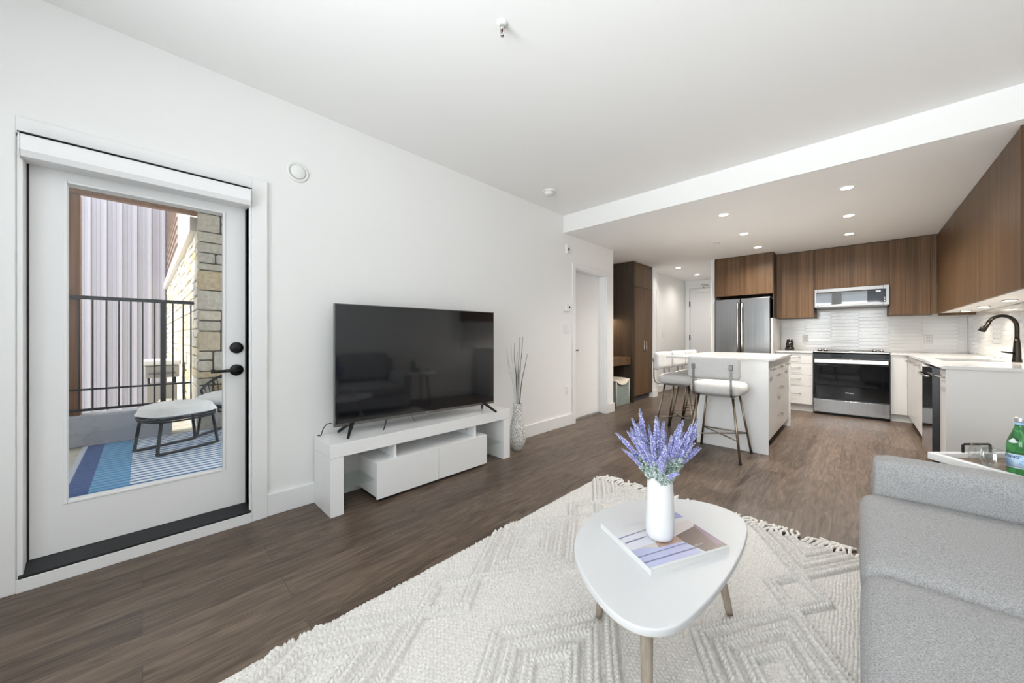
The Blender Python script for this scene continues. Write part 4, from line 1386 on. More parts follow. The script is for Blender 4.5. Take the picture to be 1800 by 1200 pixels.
# ---- microwave
MX0, MX1, MZ0, MZ1 = 2.200, 2.966, 1.560, 1.826
mw = thing('microwave_hood', 'low stainless microwave hood above the range', 'microwave', (2.58, 7.2, MZ0))
MB().box(MX0, MX1, 6.962, YB - 0.02, MZ0, MZ1).build('body', mwsteel_m, mw, bevel=0.003)
md = MB()
dx0, dx1 = MX0 + 0.036, MX1 - 0.058
md.box(dx0, dx1, 6.945, 6.961, MZ1 - 0.048, MZ1 - 0.001).box(dx0, dx1, 6.945, 6.961, MZ0 + 0.001, MZ0 + 0.035)
md.build('door_frame', mwsteel_m, mw, bevel=0.002)
for xa, xb in ((MX0, dx0 - 0.003), (dx1 + 0.003, MX1)):
    MB().box(xa, xb, 6.945, 6.961, MZ0, MZ1).build('side_trim', mwsteel_m, mw, bevel=0.002)
gl_ = MB().box(MX0 + 0.02, MX1 - 0.03, 6.9435, 6.9449, MZ0 + 0.036, MZ1 - 0.050).build('door_glass', pbr('mw_black_glass', (0.006, 0.006, 0.007), 0.03, 0.0, **{'IOR': 2.4}), mw)
MB().box(MX1 - 0.21, MX1 - 0.03, 6.9425, 6.9434, MZ0 + 0.038, MZ1 - 0.052).build('control_panel', blackgl_m, mw)
text_mb('12:45', 0.022, Matrix(((1, 0, 0, MX1 - 0.105), (0, 0, -1, 6.942), (0, 1, 0, MZ1 - 0.085), (0, 0, 0, 1)))).build('display', disp_m, mw)
bm2 = MB()
for k in range(3):
    bm2.box(MX1 - 0.048, MX1 - 0.038, 6.9418, 6.9424, MZ0 + 0.05 + 0.022 * k, MZ0 + 0.06 + 0.022 * k)
bm2.build('buttons', white_ink_m, mw)
MB().box(MX0 + 0.02, MX1 - 0.02, 6.965, 7.40, MZ0 - 0.012, MZ0 - 0.0005).build('vent_grille', gun_m, mw, bevel=0.003)

# ---- refrigerator
FRX0, FRX1, FRY, FRZ = 0.934, 1.694, 6.70, 1.745
rf = thing('refrigerator', 'stainless French door refrigerator behind the island', 'refrigerator', (1.31, 7.1, 0))
MB().box(FRX0 + 0.004, FRX1 - 0.004, FRY + 0.072, YB - 0.04, 0.02, FRZ - 0.012).build('body', dsteel_m, rf, bevel=0.004)
for xa, xb, hx in ((FRX0, 1.296, 1.27), (1.304, FRX1, 1.33)):
    dd = MB().box(xa, xb, FRY, FRY + 0.068, 0.76, FRZ).build('door', steel_m, rf, bevel=0.008)
    MB().tube([(hx, FRY, 0.86), (hx, FRY - 0.045, 0.88), (hx, FRY - 0.048, 1.0), (hx, FRY - 0.048, 1.55), (hx, FRY - 0.045, 1.66), (hx, FRY, 1.68)], 0.0115, 12).build('handle', chrome_m, dd)
dd = MB().box(FRX0, FRX1, FRY, FRY + 0.068, 0.06, 0.75).build('freezer_drawer', steel_m, rf, bevel=0.008)
MB().tube([(1.02, FRY, 0.68), (1.03, FRY - 0.045, 0.68), (1.60, FRY - 0.045, 0.68), (1.61, FRY, 0.68)], 0.0115, 12).build('handle', chrome_m, dd)
MB().box(FRX0 + 0.02, FRX1 - 0.02, FRY + 0.03, FRY + 0.06, 0.0, 0.055).build('kick_grille', dgap_m, rf)
# fridge surround
u = thing('fridge_surround', 'tall white side panel between the fridge and the short worktop', 'panel', (1.715, 7.1, 0))
MB().box(1.701, 1.729, 6.72, YB - 0.001, 0.0, 1.42).build('panel', pbr('surround_panel', (0.60, 0.58, 0.55), 0.25), u, bevel=0.001)


def upper(label, x0, x1, z0, yf, splits, loc, sides=0.0):
    t = thing('wall_cabinet', label, 'cabinet', loc, 0, 'walnut wall cabinets')
    MB().box(x0, x1, yf + 0.02, YB - 0.0185, z0 + 0.001, HS - 0.002).build('carcass', wood_m, t)
    xs_ = [x0] + list(splits) + [x1]
    for i in range(len(xs_) - 1):
        MB().box(xs_[i] + 0.0015, xs_[i + 1] - 0.0015, yf, yf + 0.019, z0, HS - 0.012).build('door', wood_m, t, bevel=0.001)
    MB().box(x0 + 0.004, x1 - 0.004, yf + 0.006, yf + 0.02, HS - 0.012, HS - 0.001).build('filler', wood_dark_m, t)
    return t


upper('two door walnut wall cabinet above the refrigerator', 0.928, 1.729, 1.797, 6.70, (1.299,), (1.33, 7.1, 1.797))
fsp = thing('cabinet_side_panel', 'walnut side panel beside the cupboard above the refrigerator', 'panel', (1.74, 7.1, 1.421))
MB().box(1.7295, 1.737, 6.70, YB - 0.0185, 1.421, HS - 0.003).build('panel', wood_dark_m, fsp)
upper('walnut wall cabinet between the fridge and the microwave', 1.738, 2.1925, 1.42, 6.98, (), (1.97, 7.2, 1.42))
upper('two door walnut wall cabinet right above the microwave', 2.1945, 2.9655, 1.830, 6.98, (2.583,), (2.58, 7.2, 1.83))
upper('walnut wall cabinet right of the microwave in the corner', 2.9675, 3.384, 1.42, 6.98, (3.33,), (3.18, 7.2, 1.42))
# right wall uppers
XU = 3.385
RU = [(3.79, 4.87, 'walnut wall cabinet on the right wall nearest the bulkhead'), (4.872, 5.95, 'middle walnut wall cabinet on the right wall above the faucet'),
      (5.952, 6.978, 'walnut wall cabinet on the right wall nearest the corner')]
for ya, yb, lab in RU:
    t = thing('wall_cabinet', lab, 'cabinet', (3.55, (ya + yb) / 2, 1.42), 0, 'walnut wall cabinets')
    MB().box(XU + 0.02, XR - 0.0185, ya, yb, 1.424, HS - 0.002).build('carcass', pbr('cabinet_underside', (0.80, 0.79, 0.77), 0.4) if 'cabinet_underside' not in MATS else MATS['cabinet_underside'], t)
    ym = (ya + yb) / 2
    MB().box(XU, XU + 0.019, ya + 0.0004, ym - 0.0004, 1.42, HS - 0.012).build('door', wood_m, t, bevel=0.0006)
    MB().box(XU, XU + 0.019, ym + 0.0004, yb - 0.0004, 1.42, HS - 0.012).build('door', wood_m, t, bevel=0.0006)
    MB().box(XU + 0.006, XU + 0.02, ya, yb, HS - 0.012, HS - 0.001).build('filler', wood_dark_m, t)
    if ya < 4:
        MB().box(XU + 0.0, XR - 0.001, ya - 0.018, ya - 0.0005, 1.42, HS - 0.002).build('end_panel', wood_m, t, bevel=0.001)
vl = thing('corner_valance', 'short walnut rail under the cupboard in the kitchen corner', 'trim', (3.54, 6.99, 1.40))
MB().box(3.392, XR - 0.03, 6.981, 7.0, 1.392, 1.4225).build('rail', wood_m, vl)
# puck lights
pk0 = None
for yy, lab in ((6.55, 'puck light under the wall cupboard deepest in the corner'), (5.75, 'middle puck light under the right wall cupboards'), (4.90, 'puck light under the right wall cupboards nearest the room')):
    if pk0 is None:
        pk0 = thing('puck_light', lab, 'light', (3.55, yy, 1.4225), 0, 'puck lights under the wall cupboards')
        MB().lathe([(0.034, 0.001), (0.042, 0.001), (0.042, -0.006), (0.034, -0.006)], (3.55, yy, 1.4225), 28).build('ring', nickel_m, pk0)
        MB().lathe([(0.001, -0.001), (0.033, -0.001), (0.033, -0.0085), (0.030, -0.0095), (0.001, -0.0095)], (3.55, yy, 1.4225), 28).build('lens', puck_m, pk0)
    else:
        dup(pk0, (3.55, yy, 1.4225), 0, lab)
    light('puck_lamp', 'SPOT', (3.55, yy, 1.41), 7.5, (1.0, 0.84, 0.64), (0, 0, 0), spot_size=math.radians(120), spot_blend=0.8, shadow_soft_size=0.03)
for xx in (1.97, 3.15):
    light('under_cabinet_lamp', 'SPOT', (xx, 7.2, 1.41), 1.8, (1.0, 0.90, 0.76), (0, 0, 0), spot_size=math.radians(130), spot_blend=0.8, shadow_soft_size=0.05)

# ---- backsplash of picket tiles
def picket(mb_, axis, u0, u1, z0, z1, plane, sgn):
    Lt, Ht = 0.315, 0.052
    pt = Ht * 0.5
    rnd = random.Random(5)
    k = -1
    row_ = 0
    z = z0 + Ht / 2 - 0.01
    while z - Ht / 2 < z1:
        off = (row_ % 2) * 0.0
        uu = u0 - Lt + off
        i = 0
        while uu < u1:
            cu, cz = uu + Lt / 2, z + (Ht / 2 if i % 2 else 0)
            tl_ = rnd.uniform(-0.0004, 0.0004)
            tz = rnd.uniform(-0.0003, 0.0003)
            hx_, hz_ = Lt / 2 + pt / 2 - 0.0007, Ht / 2 - 0.0007
            pts = [(-hx_, 0), (-hx_ + pt, -hz_), (hx_ - pt, -hz_), (hx_, 0), (hx_ - pt, hz_), (-hx_ + pt, hz_)]
            P3 = []
            for (a_, b_) in pts:
                ua, zb = min(max(cu + a_, u0), u1), min(max(cz + b_, z0), z1)
                dep = 0.0030 + tl_ * a_ / hx_ + tz * b_ / hz_
                P3.append((ua, zb, dep))
            if max(p[0] for p in P3) - min(p[0] for p in P3) > 0.004 and max(p[1] for p in P3) - min(p[1] for p in P3) > 0.004:
                cc = (sum(p[0] for p in P3) / 6, sum(p[1] for p in P3) / 6)
                inn = [(cc[0] + (p[0] - cc[0]) * 0.99, cc[1] + (p[1] - cc[1]) * 0.955, p[2] + 0.0007) for p in P3]
                base_ = [(p[0], p[1], 0.0) for p in P3]
                def W(p):
                    return (p[0], plane + sgn * p[2], p[1]) if axis == 'x' else (plane + sgn * p[2], p[0], p[1])
                vv = [W(p) for p in base_] + [W(p) for p in P3] + [W(p) for p in inn]
                ff = [(12, 13, 14, 15, 16, 17)]
                for j in range(6):
                    jn = (j + 1) % 6
                    ff += [(j, jn, 6 + jn, 6 + j), (6 + j, 6 + jn, 12 + jn, 12 + j)]
                mb_.add(vv, ff)
            uu += Lt
            i += 1
        z += Ht
        row_ += 1
    return mb_
bs = thing('backsplash', 'white glazed picket tile splashback behind the oven', 'tile', (2.7, YB - 0.006, ZC1))
MB().box(1.7305, XR - 0.001, YB - 0.012, YB - 0.0005, ZC1 - 0.02, 1.56).build('grout', grout_m, bs)
o = picket(MB(), 'x', 1.7305, XR - 0.019, ZC1 + 0.001, 1.555, YB - 0.012, -1).build('tiles', tile_m, bs)
bs2 = thing('backsplash', 'white glazed picket tile splashback on the right wall behind the faucet', 'tile', (XR - 0.006, 5.7, ZC1))
MB().box(XR - 0.012, XR - 0.0005, 3.80, YB - 0.0125, ZC1 - 0.02, 1.423).build('grout', grout_m, bs2)
o2 = picket(MB(), 'y', 3.80, YB - 0.019, ZC1 + 0.001, 1.4225, XR - 0.012, -1).build('tiles', tile_m, bs2)

# ---- island
IX0, IX1, IY0, IY1 = 1.421, 2.053, 4.126, 5.68
isl = thing('kitchen_island', 'white kitchen island cabinet with drawers in the middle of the kitchen', 'kitchen island', (1.74, 4.9, 0))
MB().box(IX0, IX1, IY0, IY0 + 0.02, 0, 0.8875).build('end_panel', lacq_m, isl, bevel=0.0015)
MB().box(IX0, IX1, IY1 - 0.02, IY1, 0, 0.8875).build('end_panel', lacq_m, isl, bevel=0.0015)
MB().box(IX0, IX0 + 0.02, IY0 + 0.02, IY1 - 0.02, 0, 0.8875).build('back_panel', lacq_m, isl)
MB().box(IX0 + 0.02, IX1 - 0.035, IY0 + 0.02, IY1 - 0.02, 0.10, 0.887).build('carcass', cab_m, isl)
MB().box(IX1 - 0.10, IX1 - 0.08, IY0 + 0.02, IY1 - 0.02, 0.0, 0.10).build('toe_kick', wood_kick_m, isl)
ye = [IY0 + 0.022, 4.62, 5.15, IY1 - 0.022]
hy = [4.42, 4.88, 5.40]
fx0, fx1 = IX1 - 0.034, IX1 - 0.014
for i in (0, 2):
    f = MB().box(fx0, fx1, ye[i] + 0.001, ye[i + 1] - 0.001, 0.112, 0.884).build('door', cab_m, isl, bevel=0.0015)
    yc = (ye[i] + ye[i + 1]) / 2
    bar_handle(MB(), (fx1, yc - 0.08, 0.80), (fx1, yc + 0.08, 0.80), (0.032, 0, 0)).build('handle', nickel_m, f)
for za, zb in ((0.112, 0.43), (0.434, 0.71), (0.714, 0.884)):
    f = MB().box(fx0, fx1, ye[1] + 0.001, ye[2] - 0.001, za, zb).build('drawer', cab_m, isl, bevel=0.0015)
    zc = (za + zb) / 2
    bar_handle(MB(), (fx1, 4.80, zc), (fx1, 4.97, zc), (0.032, 0, 0)).build('handle', nickel_m, f)
o = MB().box(1.11, 2.066, 4.10, 5.715, 0.888, 0.910).build('island_worktop', counter_m, bevel=0.002)
tag(o, 'white quartz island worktop overhanging the row of stools', 'worktop')


# ---- counter stools (local: faces +y, back at -y)
def stool(label, x, y, rz):
    t = thing('counter_stool', label, 'stool', (x, y, 0), rz, 'boucle counter stools around the island')
    lm = brass_m
    m = MB().soft(-0.229, 0.229, -0.215, 0.235, 0.585, 0.685, 0.049, 0.012, 0.0, 18)
    # round the plan corners
    m.v = [(vx * (1 - 0.16 * (abs(vy) / 0.235) ** 3), vy * (1 - 0.14 * (abs(vx) / 0.229) ** 3), vz) for vx, vy, vz in m.v]
    m.build('seat', boucle_m, t, local=True)
    m = MB().soft(-0.218, 0.218, -0.262, -0.195, 0.735, 0.945, 0.032, 0.0, 0.0, 16)
    m.v = [(vx, vy + 0.028 * (vx / 0.218) ** 2, vz) for vx, vy, vz in m.v]
    m.build('backrest', boucle_m, t, local=True)
    for s_ in (-1, 1):
        px_ = 0.155 * s_
        pts = [(px_, 0.0, 0.575), (px_, -0.19, 0.575), (px_, -0.226, 0.583), (px_, -0.246, 0.61), (px_, -0.253, 0.66), (px_, -0.252, 0.845)]
        m = MB()
        W_ = 0.009
        for i in range(len(pts) - 1):
            p, q = Vector(pts[i]), Vector(pts[i + 1])
            d_ = (q - p).normalized()
            nn = Vector((1, 0, 0)).cross(d_) * 0.0035
            sx_ = Vector((W_, 0, 0))
            m.add([p - sx_ - nn, p + sx_ - nn, p + sx_ + nn, p - sx_ + nn, q - sx_ - nn, q + sx_ - nn, q + sx_ + nn, q - sx_ + nn],
                  [(0, 3, 2, 1), (4, 5, 6, 7), (0, 1, 5, 4), (1, 2, 6, 5), (2, 3, 7, 6), (3, 0, 4, 7)])
        sb = m.build('back_support', gun_m, t, local=True)
        MB().box(px_ - 0.015, px_ + 0.015, -0.262, -0.240, 0.825, 0.872).build('clamp', gun_m, sb, local=True, bevel=0.004)
    MB().lathe([(0.001, 0.572), (0.10, 0.572), (0.10, 0.584), (0.001, 0.584)], (0, 0, 0), 28).box(-0.15, 0.15, -0.13, -0.11, 0.565, 0.582).box(-0.15, 0.15, 0.11, 0.13, 0.565, 0.582).box(-0.15, -0.13, -0.13, 0.13, 0.565, 0.582).box(0.13, 0.15, -0.13, 0.13, 0.565, 0.582).build('swivel_plate', gun_m, t, local=True)
    ft, tp = 0.222, 0.142
    L_ = {}
    for sx_ in (-1, 1):
        for sy_ in (-1, 1):
            f_, t_ = Vector((sx_ * ft, sy_ * ft, 0.0)), Vector((sx_ * tp, sy_ * tp * 0.9, 0.575))
            lg = MB().tube([f_, t_], 0.0105, 12).build('leg', lm, t, local=True)
            MB().tube([f_, f_.lerp(t_, 0.03)], 0.0122, 12).build('foot_cap', shadow_gap_m, lg, local=True)
            L_[(sx_, sy_)] = (f_, t_)
    def at(k_, fr_):
        return L_[k_][0].lerp(L_[k_][1], fr_)
    h_ = 0.34
    for a_, b_ in (((-1, -1), (1, 1)), ((-1, 1), (1, -1)), ((-1, 1), (1, 1))):
        MB().tube([at(a_, h_), at(b_, h_)], 0.0065, 10).build('stretcher', lm, t, local=True)
    return t


s1 = stool('pale boucle counter stool at the near end of the island', 1.70, 3.865, 0.0)
for y_, lab in ((4.385, 'first boucle stool along the long side of the island, nearest the camera'), (4.865, 'middle boucle stool along the long side of the island'),
                (5.345, 'last boucle stool along the long side of the island, nearest the fridge')):
    dup(s1, (1.17, y_, 0), -PI / 2, lab)

# ================================================================== NOOK AND PANTRY
PX, PY0, PY1 = -0.09, 5.872, 6.605
pn = thing('pantry_cabinet', 'tall walnut pantry cabinet beside the entrance hall', 'cabinet', (-0.34, 6.24, 0))
MB().box(-0.618, PX - 0.004, PY0 - 0.02, PY0, 0.0, HS - 0.002).build('side_panel', wood_dark_m, pn, bevel=0.001)
MB().box(-0.618, PX - 0.021, PY0, PY1, 0.10, HS - 0.002).build('carcass', wood_m, pn)
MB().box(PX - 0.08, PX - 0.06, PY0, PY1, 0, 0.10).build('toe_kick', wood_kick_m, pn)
ym = (PY0 + PY1) / 2
for ya, yb in ((PY0 + 0.002, ym - 0.0015), (ym + 0.0015, PY1 - 0.03)):
    MB().box(PX - 0.02, PX, ya, yb, 1.996, HS - 0.012).build('upper_door', wood_m, pn, bevel=0.001)
    f = MB().box(PX - 0.02, PX, ya, yb, 0.105, 1.990).build('door', wood_m, pn, bevel=0.001)
    hy_ = yb - 0.045 if ya < ym else ya + 0.045
    bar_handle(MB(), (PX, hy_, 0.87), (PX, hy_, 1.05), (0.032, 0, 0)).build('handle', chrome_m, f)
MB().box(PX - 0.018, PX - 0.004, PY1 - 0.03, PY1, 0.1, HS - 0.002).build('filler', wood_dark_m, pn)
dk = thing('wall_desk', 'floating walnut desk shelf built into the alcove beside the pantry', 'desk', (-0.38, 5.4, 0.66))
MB().box(-0.618, -0.15, YE + 0.002, PY0 - 0.021, 0.655, 0.785).build('top', wood_m, dk, bevel=0.002)
ns = thing('wall_shelf', 'walnut shelf high in the alcove above the desk', 'shelf', (-0.48, 5.4, 1.5))
MB().box(-0.618, -0.49, YE + 0.002, PY0 - 0.021, 1.46, 1.50).build('board', wood_m, ns)
light('alcove_lamp', 'AREA', (-0.55, 5.55, 1.455), 3.0, (1.0, 0.66, 0.36), (0, 0, 0), shape='RECTANGLE', size=0.06, size_y=0.5)
pf = thing('pouf', 'sage green pouf with cream saddle cushion under the alcove desk', 'pouf', (-0.32, 5.5, 0))
py0, py1 = 5.28, 5.735
prf = []
NSD = 14
def sad(t):
    return 0.405 - 0.075 * (1 - (2 * t - 1) ** 2)
m = MB().prism([(py0, 0.0)] + [(py1, 0.0)] + [(py1 - (py1 - py0) * i / NSD, sad(i / NSD)) for i in range(NSD + 1)], -0.50, -0.125, 'x')
m.build('body', pouf_m, pf, bevel=0.01)
cu = MB()
N_ = 14
vs, fs = [], []
for k in range(2):
    for i in range(N_ + 1):
        for j in range(N_ + 1):
            t, s_ = i / N_, j / N_
            yy = py0 + (py1 - py0) * t
            xx = -0.51 + 0.40 * s_
            bulge = 0.055 * (max(0, 1 - (2 * t - 1) ** 4) * max(0, 1 - (2 * s_ - 1) ** 4)) ** 0.5
            vs.append((xx, yy, sad(t) + (0.004 + bulge + 0.012 if k else 0.002)))
def id_(k, i, j):
    return k * (N_ + 1) ** 2 + i * (N_ + 1) + j
for i in range(N_):
    for j in range(N_):
        fs.append((id_(1, i, j), id_(1, i, j + 1), id_(1, i + 1, j + 1), id_(1, i + 1, j)))
        fs.append((id_(0, i, j), id_(0, i + 1, j), id_(0, i + 1, j + 1), id_(0, i, j + 1)))
for i in range(N_):
    for (a_, b_) in ((0, 0), (N_, N_)):
        fs.append((id_(0, i, a_), id_(0, i + 1, a_), id_(1, i + 1, a_), id_(1, i, a_)))
        fs.append((id_(0, a_, i), id_(0, a_, i + 1), id_(1, a_, i + 1), id_(1, a_, i)))
cu.add(vs, fs, True)
cu.build('cushion', cream_m, pf)
for yy in (py1 - 0.004, py0 + 0.004):
    MB().tube([(-0.122, yy, 0.008), (-0.122, yy, 0.40)], 0.008, 8).build('piping', piping_m, pf)

# ================================================================== BALCONY AND BEYOND
ZF = 0.06
XK = -2.70
struct('ground_patio', MB().box(XK - 0.22, -0.141, -1.7, 3.0, -0.1, ZF), slab_m)
struct('ground_outside', MB().box(-5.3, XK - 0.221, -8, 8, -0.14, -0.02), slab_m)
struct('ground_lower', MB().box(-14, -5.3, -8, 8, -2.2, -2.0), slab_m)
struct('wall_patio_soffit', MB().box(XK - 0.12, -0.141, -1.75, 3.0, 2.545, 2.70), soffit_m)
struct('wall_patio_sun_screen', MB().box(XK, -0.141, -1.85, -1.70, ZF - 0.1, 2.544), soffit_m)  # out-of-view wall added to hold the sun off the balcony floor and rug
struct('wall_curb', MB().box(XK - 0.21, XK, -1.70, 0.225, ZF, 0.361), concrete_m, bevel=0.012)
tag(MB().box(XK - 0.20, XK - 0.076, -0.64, -0.418, 0.361, 2.50).build('timber_post', cedar_m, bevel=0.004), 'brown timber post standing on the balcony curb left of the railing', 'post')
tag(MB().box(XK - 0.10, XK - 0.02, -1.69, 0.436, 2.504, 2.544).build('timber_beam', cedar_m, bevel=0.003), 'brown timber beam under the balcony roof edge', 'beam')
# railing
rl = thing('balcony_railing', 'black metal balcony railing with thin pickets on the concrete curb', 'railing', (XK - 0.05, -0.1, 0.361))
xr = XK - 0.05
kf = (2.658 - xr) / (2.658 + 3.6)
zr1 = 1.117 + (1.588 - 1.117) * kf
zmid = 1.117 - (1.117 - 0.53) * kf
zbot = 1.117 - (1.117 - 0.30) * kf
xr0 = xr + 0.005
MB().box(xr - 0.022, xr + 0.022, -1.69, 0.468 * kf, zr1 - 0.035, zr1).build('top_rail', blackmet_m, rl, bevel=0.003)
MB().box(xr - 0.008, xr + 0.008, -1.69, 0.445 * kf, zmid - 0.009, zmid + 0.009).build('mid_rail', blackmet_m, rl)
MB().box(xr - 0.010, xr + 0.010, -1.69, 0.445 * kf, zbot - 0.012, zbot + 0.012).build('bottom_rail', blackmet_m, rl)
MB().box(xr - 0.022, xr + 0.022, 0.155 * kf, 0.205 * kf, 0.255, zr1 - 0.036).build('post', blackmet_m, rl)
MB().box(xr + 0.03, xr + 0.052, 0.155 * kf, 0.205 * kf + 0.05, 0.255, 0.30).build('bracket', blackmet_m, rl, bevel=0.002)
for yy in (-0.49, -0.393, -0.29, -0.192, -0.096, 0.003, 0.106, 0.27, 0.366, 0.44):
    MB().box(xr - 0.007, xr + 0.007, yy * kf - 0.006, yy * kf + 0.006, zbot, zr1 - 0.036).build('picket', blackmet_m, rl)


# stone column and wall in random ashlar
def ashlar(mb_, axis, u0, u1, z0, z1, plane, sgn, seed, smin=0.12, smax=0.30, hs=(0.08, 0.12, 0.18, 0.23)):
    rnd = random.Random(seed)
    z = z0
    while z < z1 - 0.02:
        h = min(rnd.choice(hs), z1 - z)
        u = u0
        while u < u1 - 0.01:
            w = min(rnd.uniform(smin, smax) * (1.2 if h < 0.1 else 1.0), u1 - u)
            if u1 - (u + w) < 0.06:
                w = u1 - u
            sub = [(z, z + h)]
            if h > 0.14 and rnd.random() < 0.3:
                sub = [(z, z + h * 0.55), (z + h * 0.55, z + h)]
            for za, zb in sub:
                g_ = 0.007
                dep = rnd.uniform(0.012, 0.026)
                a0_, a1_, b0_, b1_ = u + g_, u + w - g_, za + g_, zb - g_
                if a1_ - a0_ < 0.012 or b1_ - b0_ < 0.012:
                    continue
                ch = min(0.014, (a1_ - a0_) * 0.3, (b1_ - b0_) * 0.3)
                oct_ = [(a0_ + ch * rnd.uniform(.5, 1.3), b0_), (a1_ - ch * rnd.uniform(.5, 1.3), b0_), (a1_, b0_ + ch), (a1_, b1_ - ch), (a1_ - ch * rnd.uniform(.5, 1.3), b1_), (a0_ + ch, b1_), (a0_, b1_ - ch), (a0_, b0_ + ch)]
                cc = ((a0_ + a1_) / 2, (b0_ + b1_) / 2)
                rings = []
                for (fc_, dd_) in ((1.0, 0.0), (1.0, dep * 0.6), (0.88, dep)):
                    for p in oct_:
                        q = (cc[0] + (p[0] - cc[0]) * fc_, cc[1] + (p[1] - cc[1]) * fc_)
                        dz_ = dd_ + (rnd.uniform(-0.004, 0.004) if fc_ < 1 else 0)
                        rings.append((plane + sgn * dz_, q[0], q[1]) if axis == 'y' else (q[0], plane + sgn * dz_, q[1]))
                ff = [tuple(range(16, 24))]
                for r2 in range(2):
                    for j in range(8):
                        jn = (j + 1) % 8
                        ff.append((r2 * 8 + j, r2 * 8 + jn, r2 * 8 + 8 + jn, r2 * 8 + 8 + j))
                mb_.add(rings, ff)
            u += w
        z += h
    return mb_


YC = 0.437
stn = struct_root('wall_stone', (XK - 0.3, YC + 0.3, -0.02))
MB().box(XK - 0.9, XK - 0.03, YC + 0.015, 1.6, -0.02, 2.544).build('mortar', mortar_m, stn)
ashlar(MB(), 'y', YC - 0.012, 1.6, 0.02, 2.54, XK - 0.03, 1, 11).build('stonework', stone_m, stn)
MB().box(-10.0, XK - 0.9, YC + 0.015, YC + 0.3, -2.0, 2.40).build('mortar', pbr('pale_mortar', (0.55, 0.50, 0.42), 0.9), stn)
ashlar(MB(), 'x', -10.0, XK - 0.02, -0.4, 2.38, YC + 0.015, -1, 12, 0.2, 0.55, (0.10, 0.16, 0.22)).build('stonework', stone_m, stn)
struct('trim_fascia', MB().box(-10.0, XK - 0.12, YC - 0.06, YC + 0.02, 2.34, 2.50), fascia_m)
# siding of the building above the stone wall, clapboards
m = MB()
for k in range(14):
    z = 2.5 + 0.16 * k
    m.prism([(YC + 0.02, z), (YC - 0.015, z), (YC + 0.012, z + 0.16), (YC + 0.03, z + 0.16)], -10.0, -6.2, 'x')
struct('wall_siding', m, siding_m)
struct('wall_siding_white', MB().box(-6.2, XK - 0.13, YC + 0.015, YC + 0.2, 2.5, 4.8), trim_m)
# ribbed metal cladding of the building opposite
XM = -10.0
prof_ = []
per = 0.245
yy = -7.0
y_off = -1.232
kk = 0
while yy < 0.46:
    prof_ += [(yy, 0), (yy + 0.016, 0.055), (yy + 0.052, 0.055), (yy + 0.068, 0), (yy + 0.115, 0), (yy + 0.122, 0.008), (yy + 0.134, 0.008), (yy + 0.141, 0),
              (yy + 0.176, 0), (yy + 0.183, 0.008), (yy + 0.195, 0.008), (yy + 0.202, 0)]
    yy += per
m = MB()
vs = [(XM + d_, y_, -2.0) for y_, d_ in prof_] + [(XM + d_, y_, 6.0) for y_, d_ in prof_]
k = len(prof_)
m.add(vs, [(i, i + 1, k + i + 1, k + i) for i in range(k - 1)])
m.box(XM - 0.1, XM - 0.002, -7, 0.44, -2.0, 6.0)
struct('wall_cladding', m, clad_m)

# outdoor rug
orug_m = pbr('outdoor_rug', (0.3, 0.45, 0.65), 0.9)
tcr = nd(orug_m, 'ShaderNodeTexCoord')
sep = nd(orug_m, 'ShaderNodeSeparateXYZ')
lk(orug_m, tcr, 'Object', sep, 'Vector')
wv = nd(orug_m, 'ShaderNodeMath', operation='MULTIPLY')
lk(orug_m, sep, 'X', wv, 0)
wv.inputs[1].default_value = 2 * PI / 0.074
sn = nd(orug_m, 'ShaderNodeMath', operation='SINE')
lk(orug_m, wv, 'Value', sn, 0)
nr = mapped_noise(orug_m, (34, 0.3, 1), 1.0, 2.0)
ad = nd(orug_m, 'ShaderNodeMath', operation='MULTIPLY_ADD')
lk(orug_m, nr, 'Fac', ad, 0)
ad.inputs[1].default_value = 2.2
lk(orug_m, sn, 'Value', ad, 2)
strp = ramp(orug_m, ad, 'Value', [(0.0, (0, 0, 0)), (1.0, (1, 1, 1))], None)
mr = nd(orug_m, 'ShaderNodeMapRange')
lk(orug_m, ad, 'Value', mr, 'Value')
mr.inputs['From Min'].default_value = 1.25
mr.inputs['From Max'].default_value = 1.55
mixs = nd(orug_m, 'ShaderNodeMixRGB')
mixs.inputs['Color1'].default_value = (0.74, 0.77, 0.83, 1)
mixs.inputs['Color2'].default_value = (0.055, 0.16, 0.36, 1)
lk(orug_m, mr, 'Result', mixs, 'Fac')
mixl = nd(orug_m, 'ShaderNodeMixRGB')
mixl.inputs['Color1'].default_value = (0.15, 0.36, 0.56, 1)
mixl.inputs['Color2'].default_value = (0.07, 0.20, 0.42, 1)
lk(orug_m, mr, 'Result', mixl, 'Fac')
def step(edge):
    g_ = nd(orug_m, 'ShaderNodeMath', operation='GREATER_THAN')
    lk(orug_m, sep, 'Y', g_, 0)
    g_.inputs[1].default_value = edge
    return g_
ORY = -0.365
g1 = step(0.11)
g2 = step(0.303)
m1 = nd(orug_m, 'ShaderNodeMixRGB')
m1.inputs['Color1'].default_value = (0.045, 0.09, 0.25, 1)
lk(orug_m, g1, 'Value', m1, 'Fac')
lk(orug_m, mixl, 'Color', m1, 'Color2')
m2 = nd(orug_m, 'ShaderNodeMixRGB')
lk(orug_m, g2, 'Value', m2, 'Fac')
lk(orug_m, m1, 'Color', m2, 'Color1')
lk(orug_m, mixs, 'Color', m2, 'Color2')
lk(orug_m, m2, 'Color', bsdf(orug_m), 'Base Color')
bump(orug_m, sn, 'Value', 0.4, 0.004)
orug = thing('outdoor_rug', 'blue and white striped outdoor rug on the balcony floor', 'rug', (-1.6, ORY, ZF))
MB().box(XK + 0.004, -0.55, ORY, 1.9, ZF, ZF + 0.009).build('weave', orug_m, orug, bevel=0.002)
m = MB()
rnd = random.Random(9)
xx = XK + 0.02
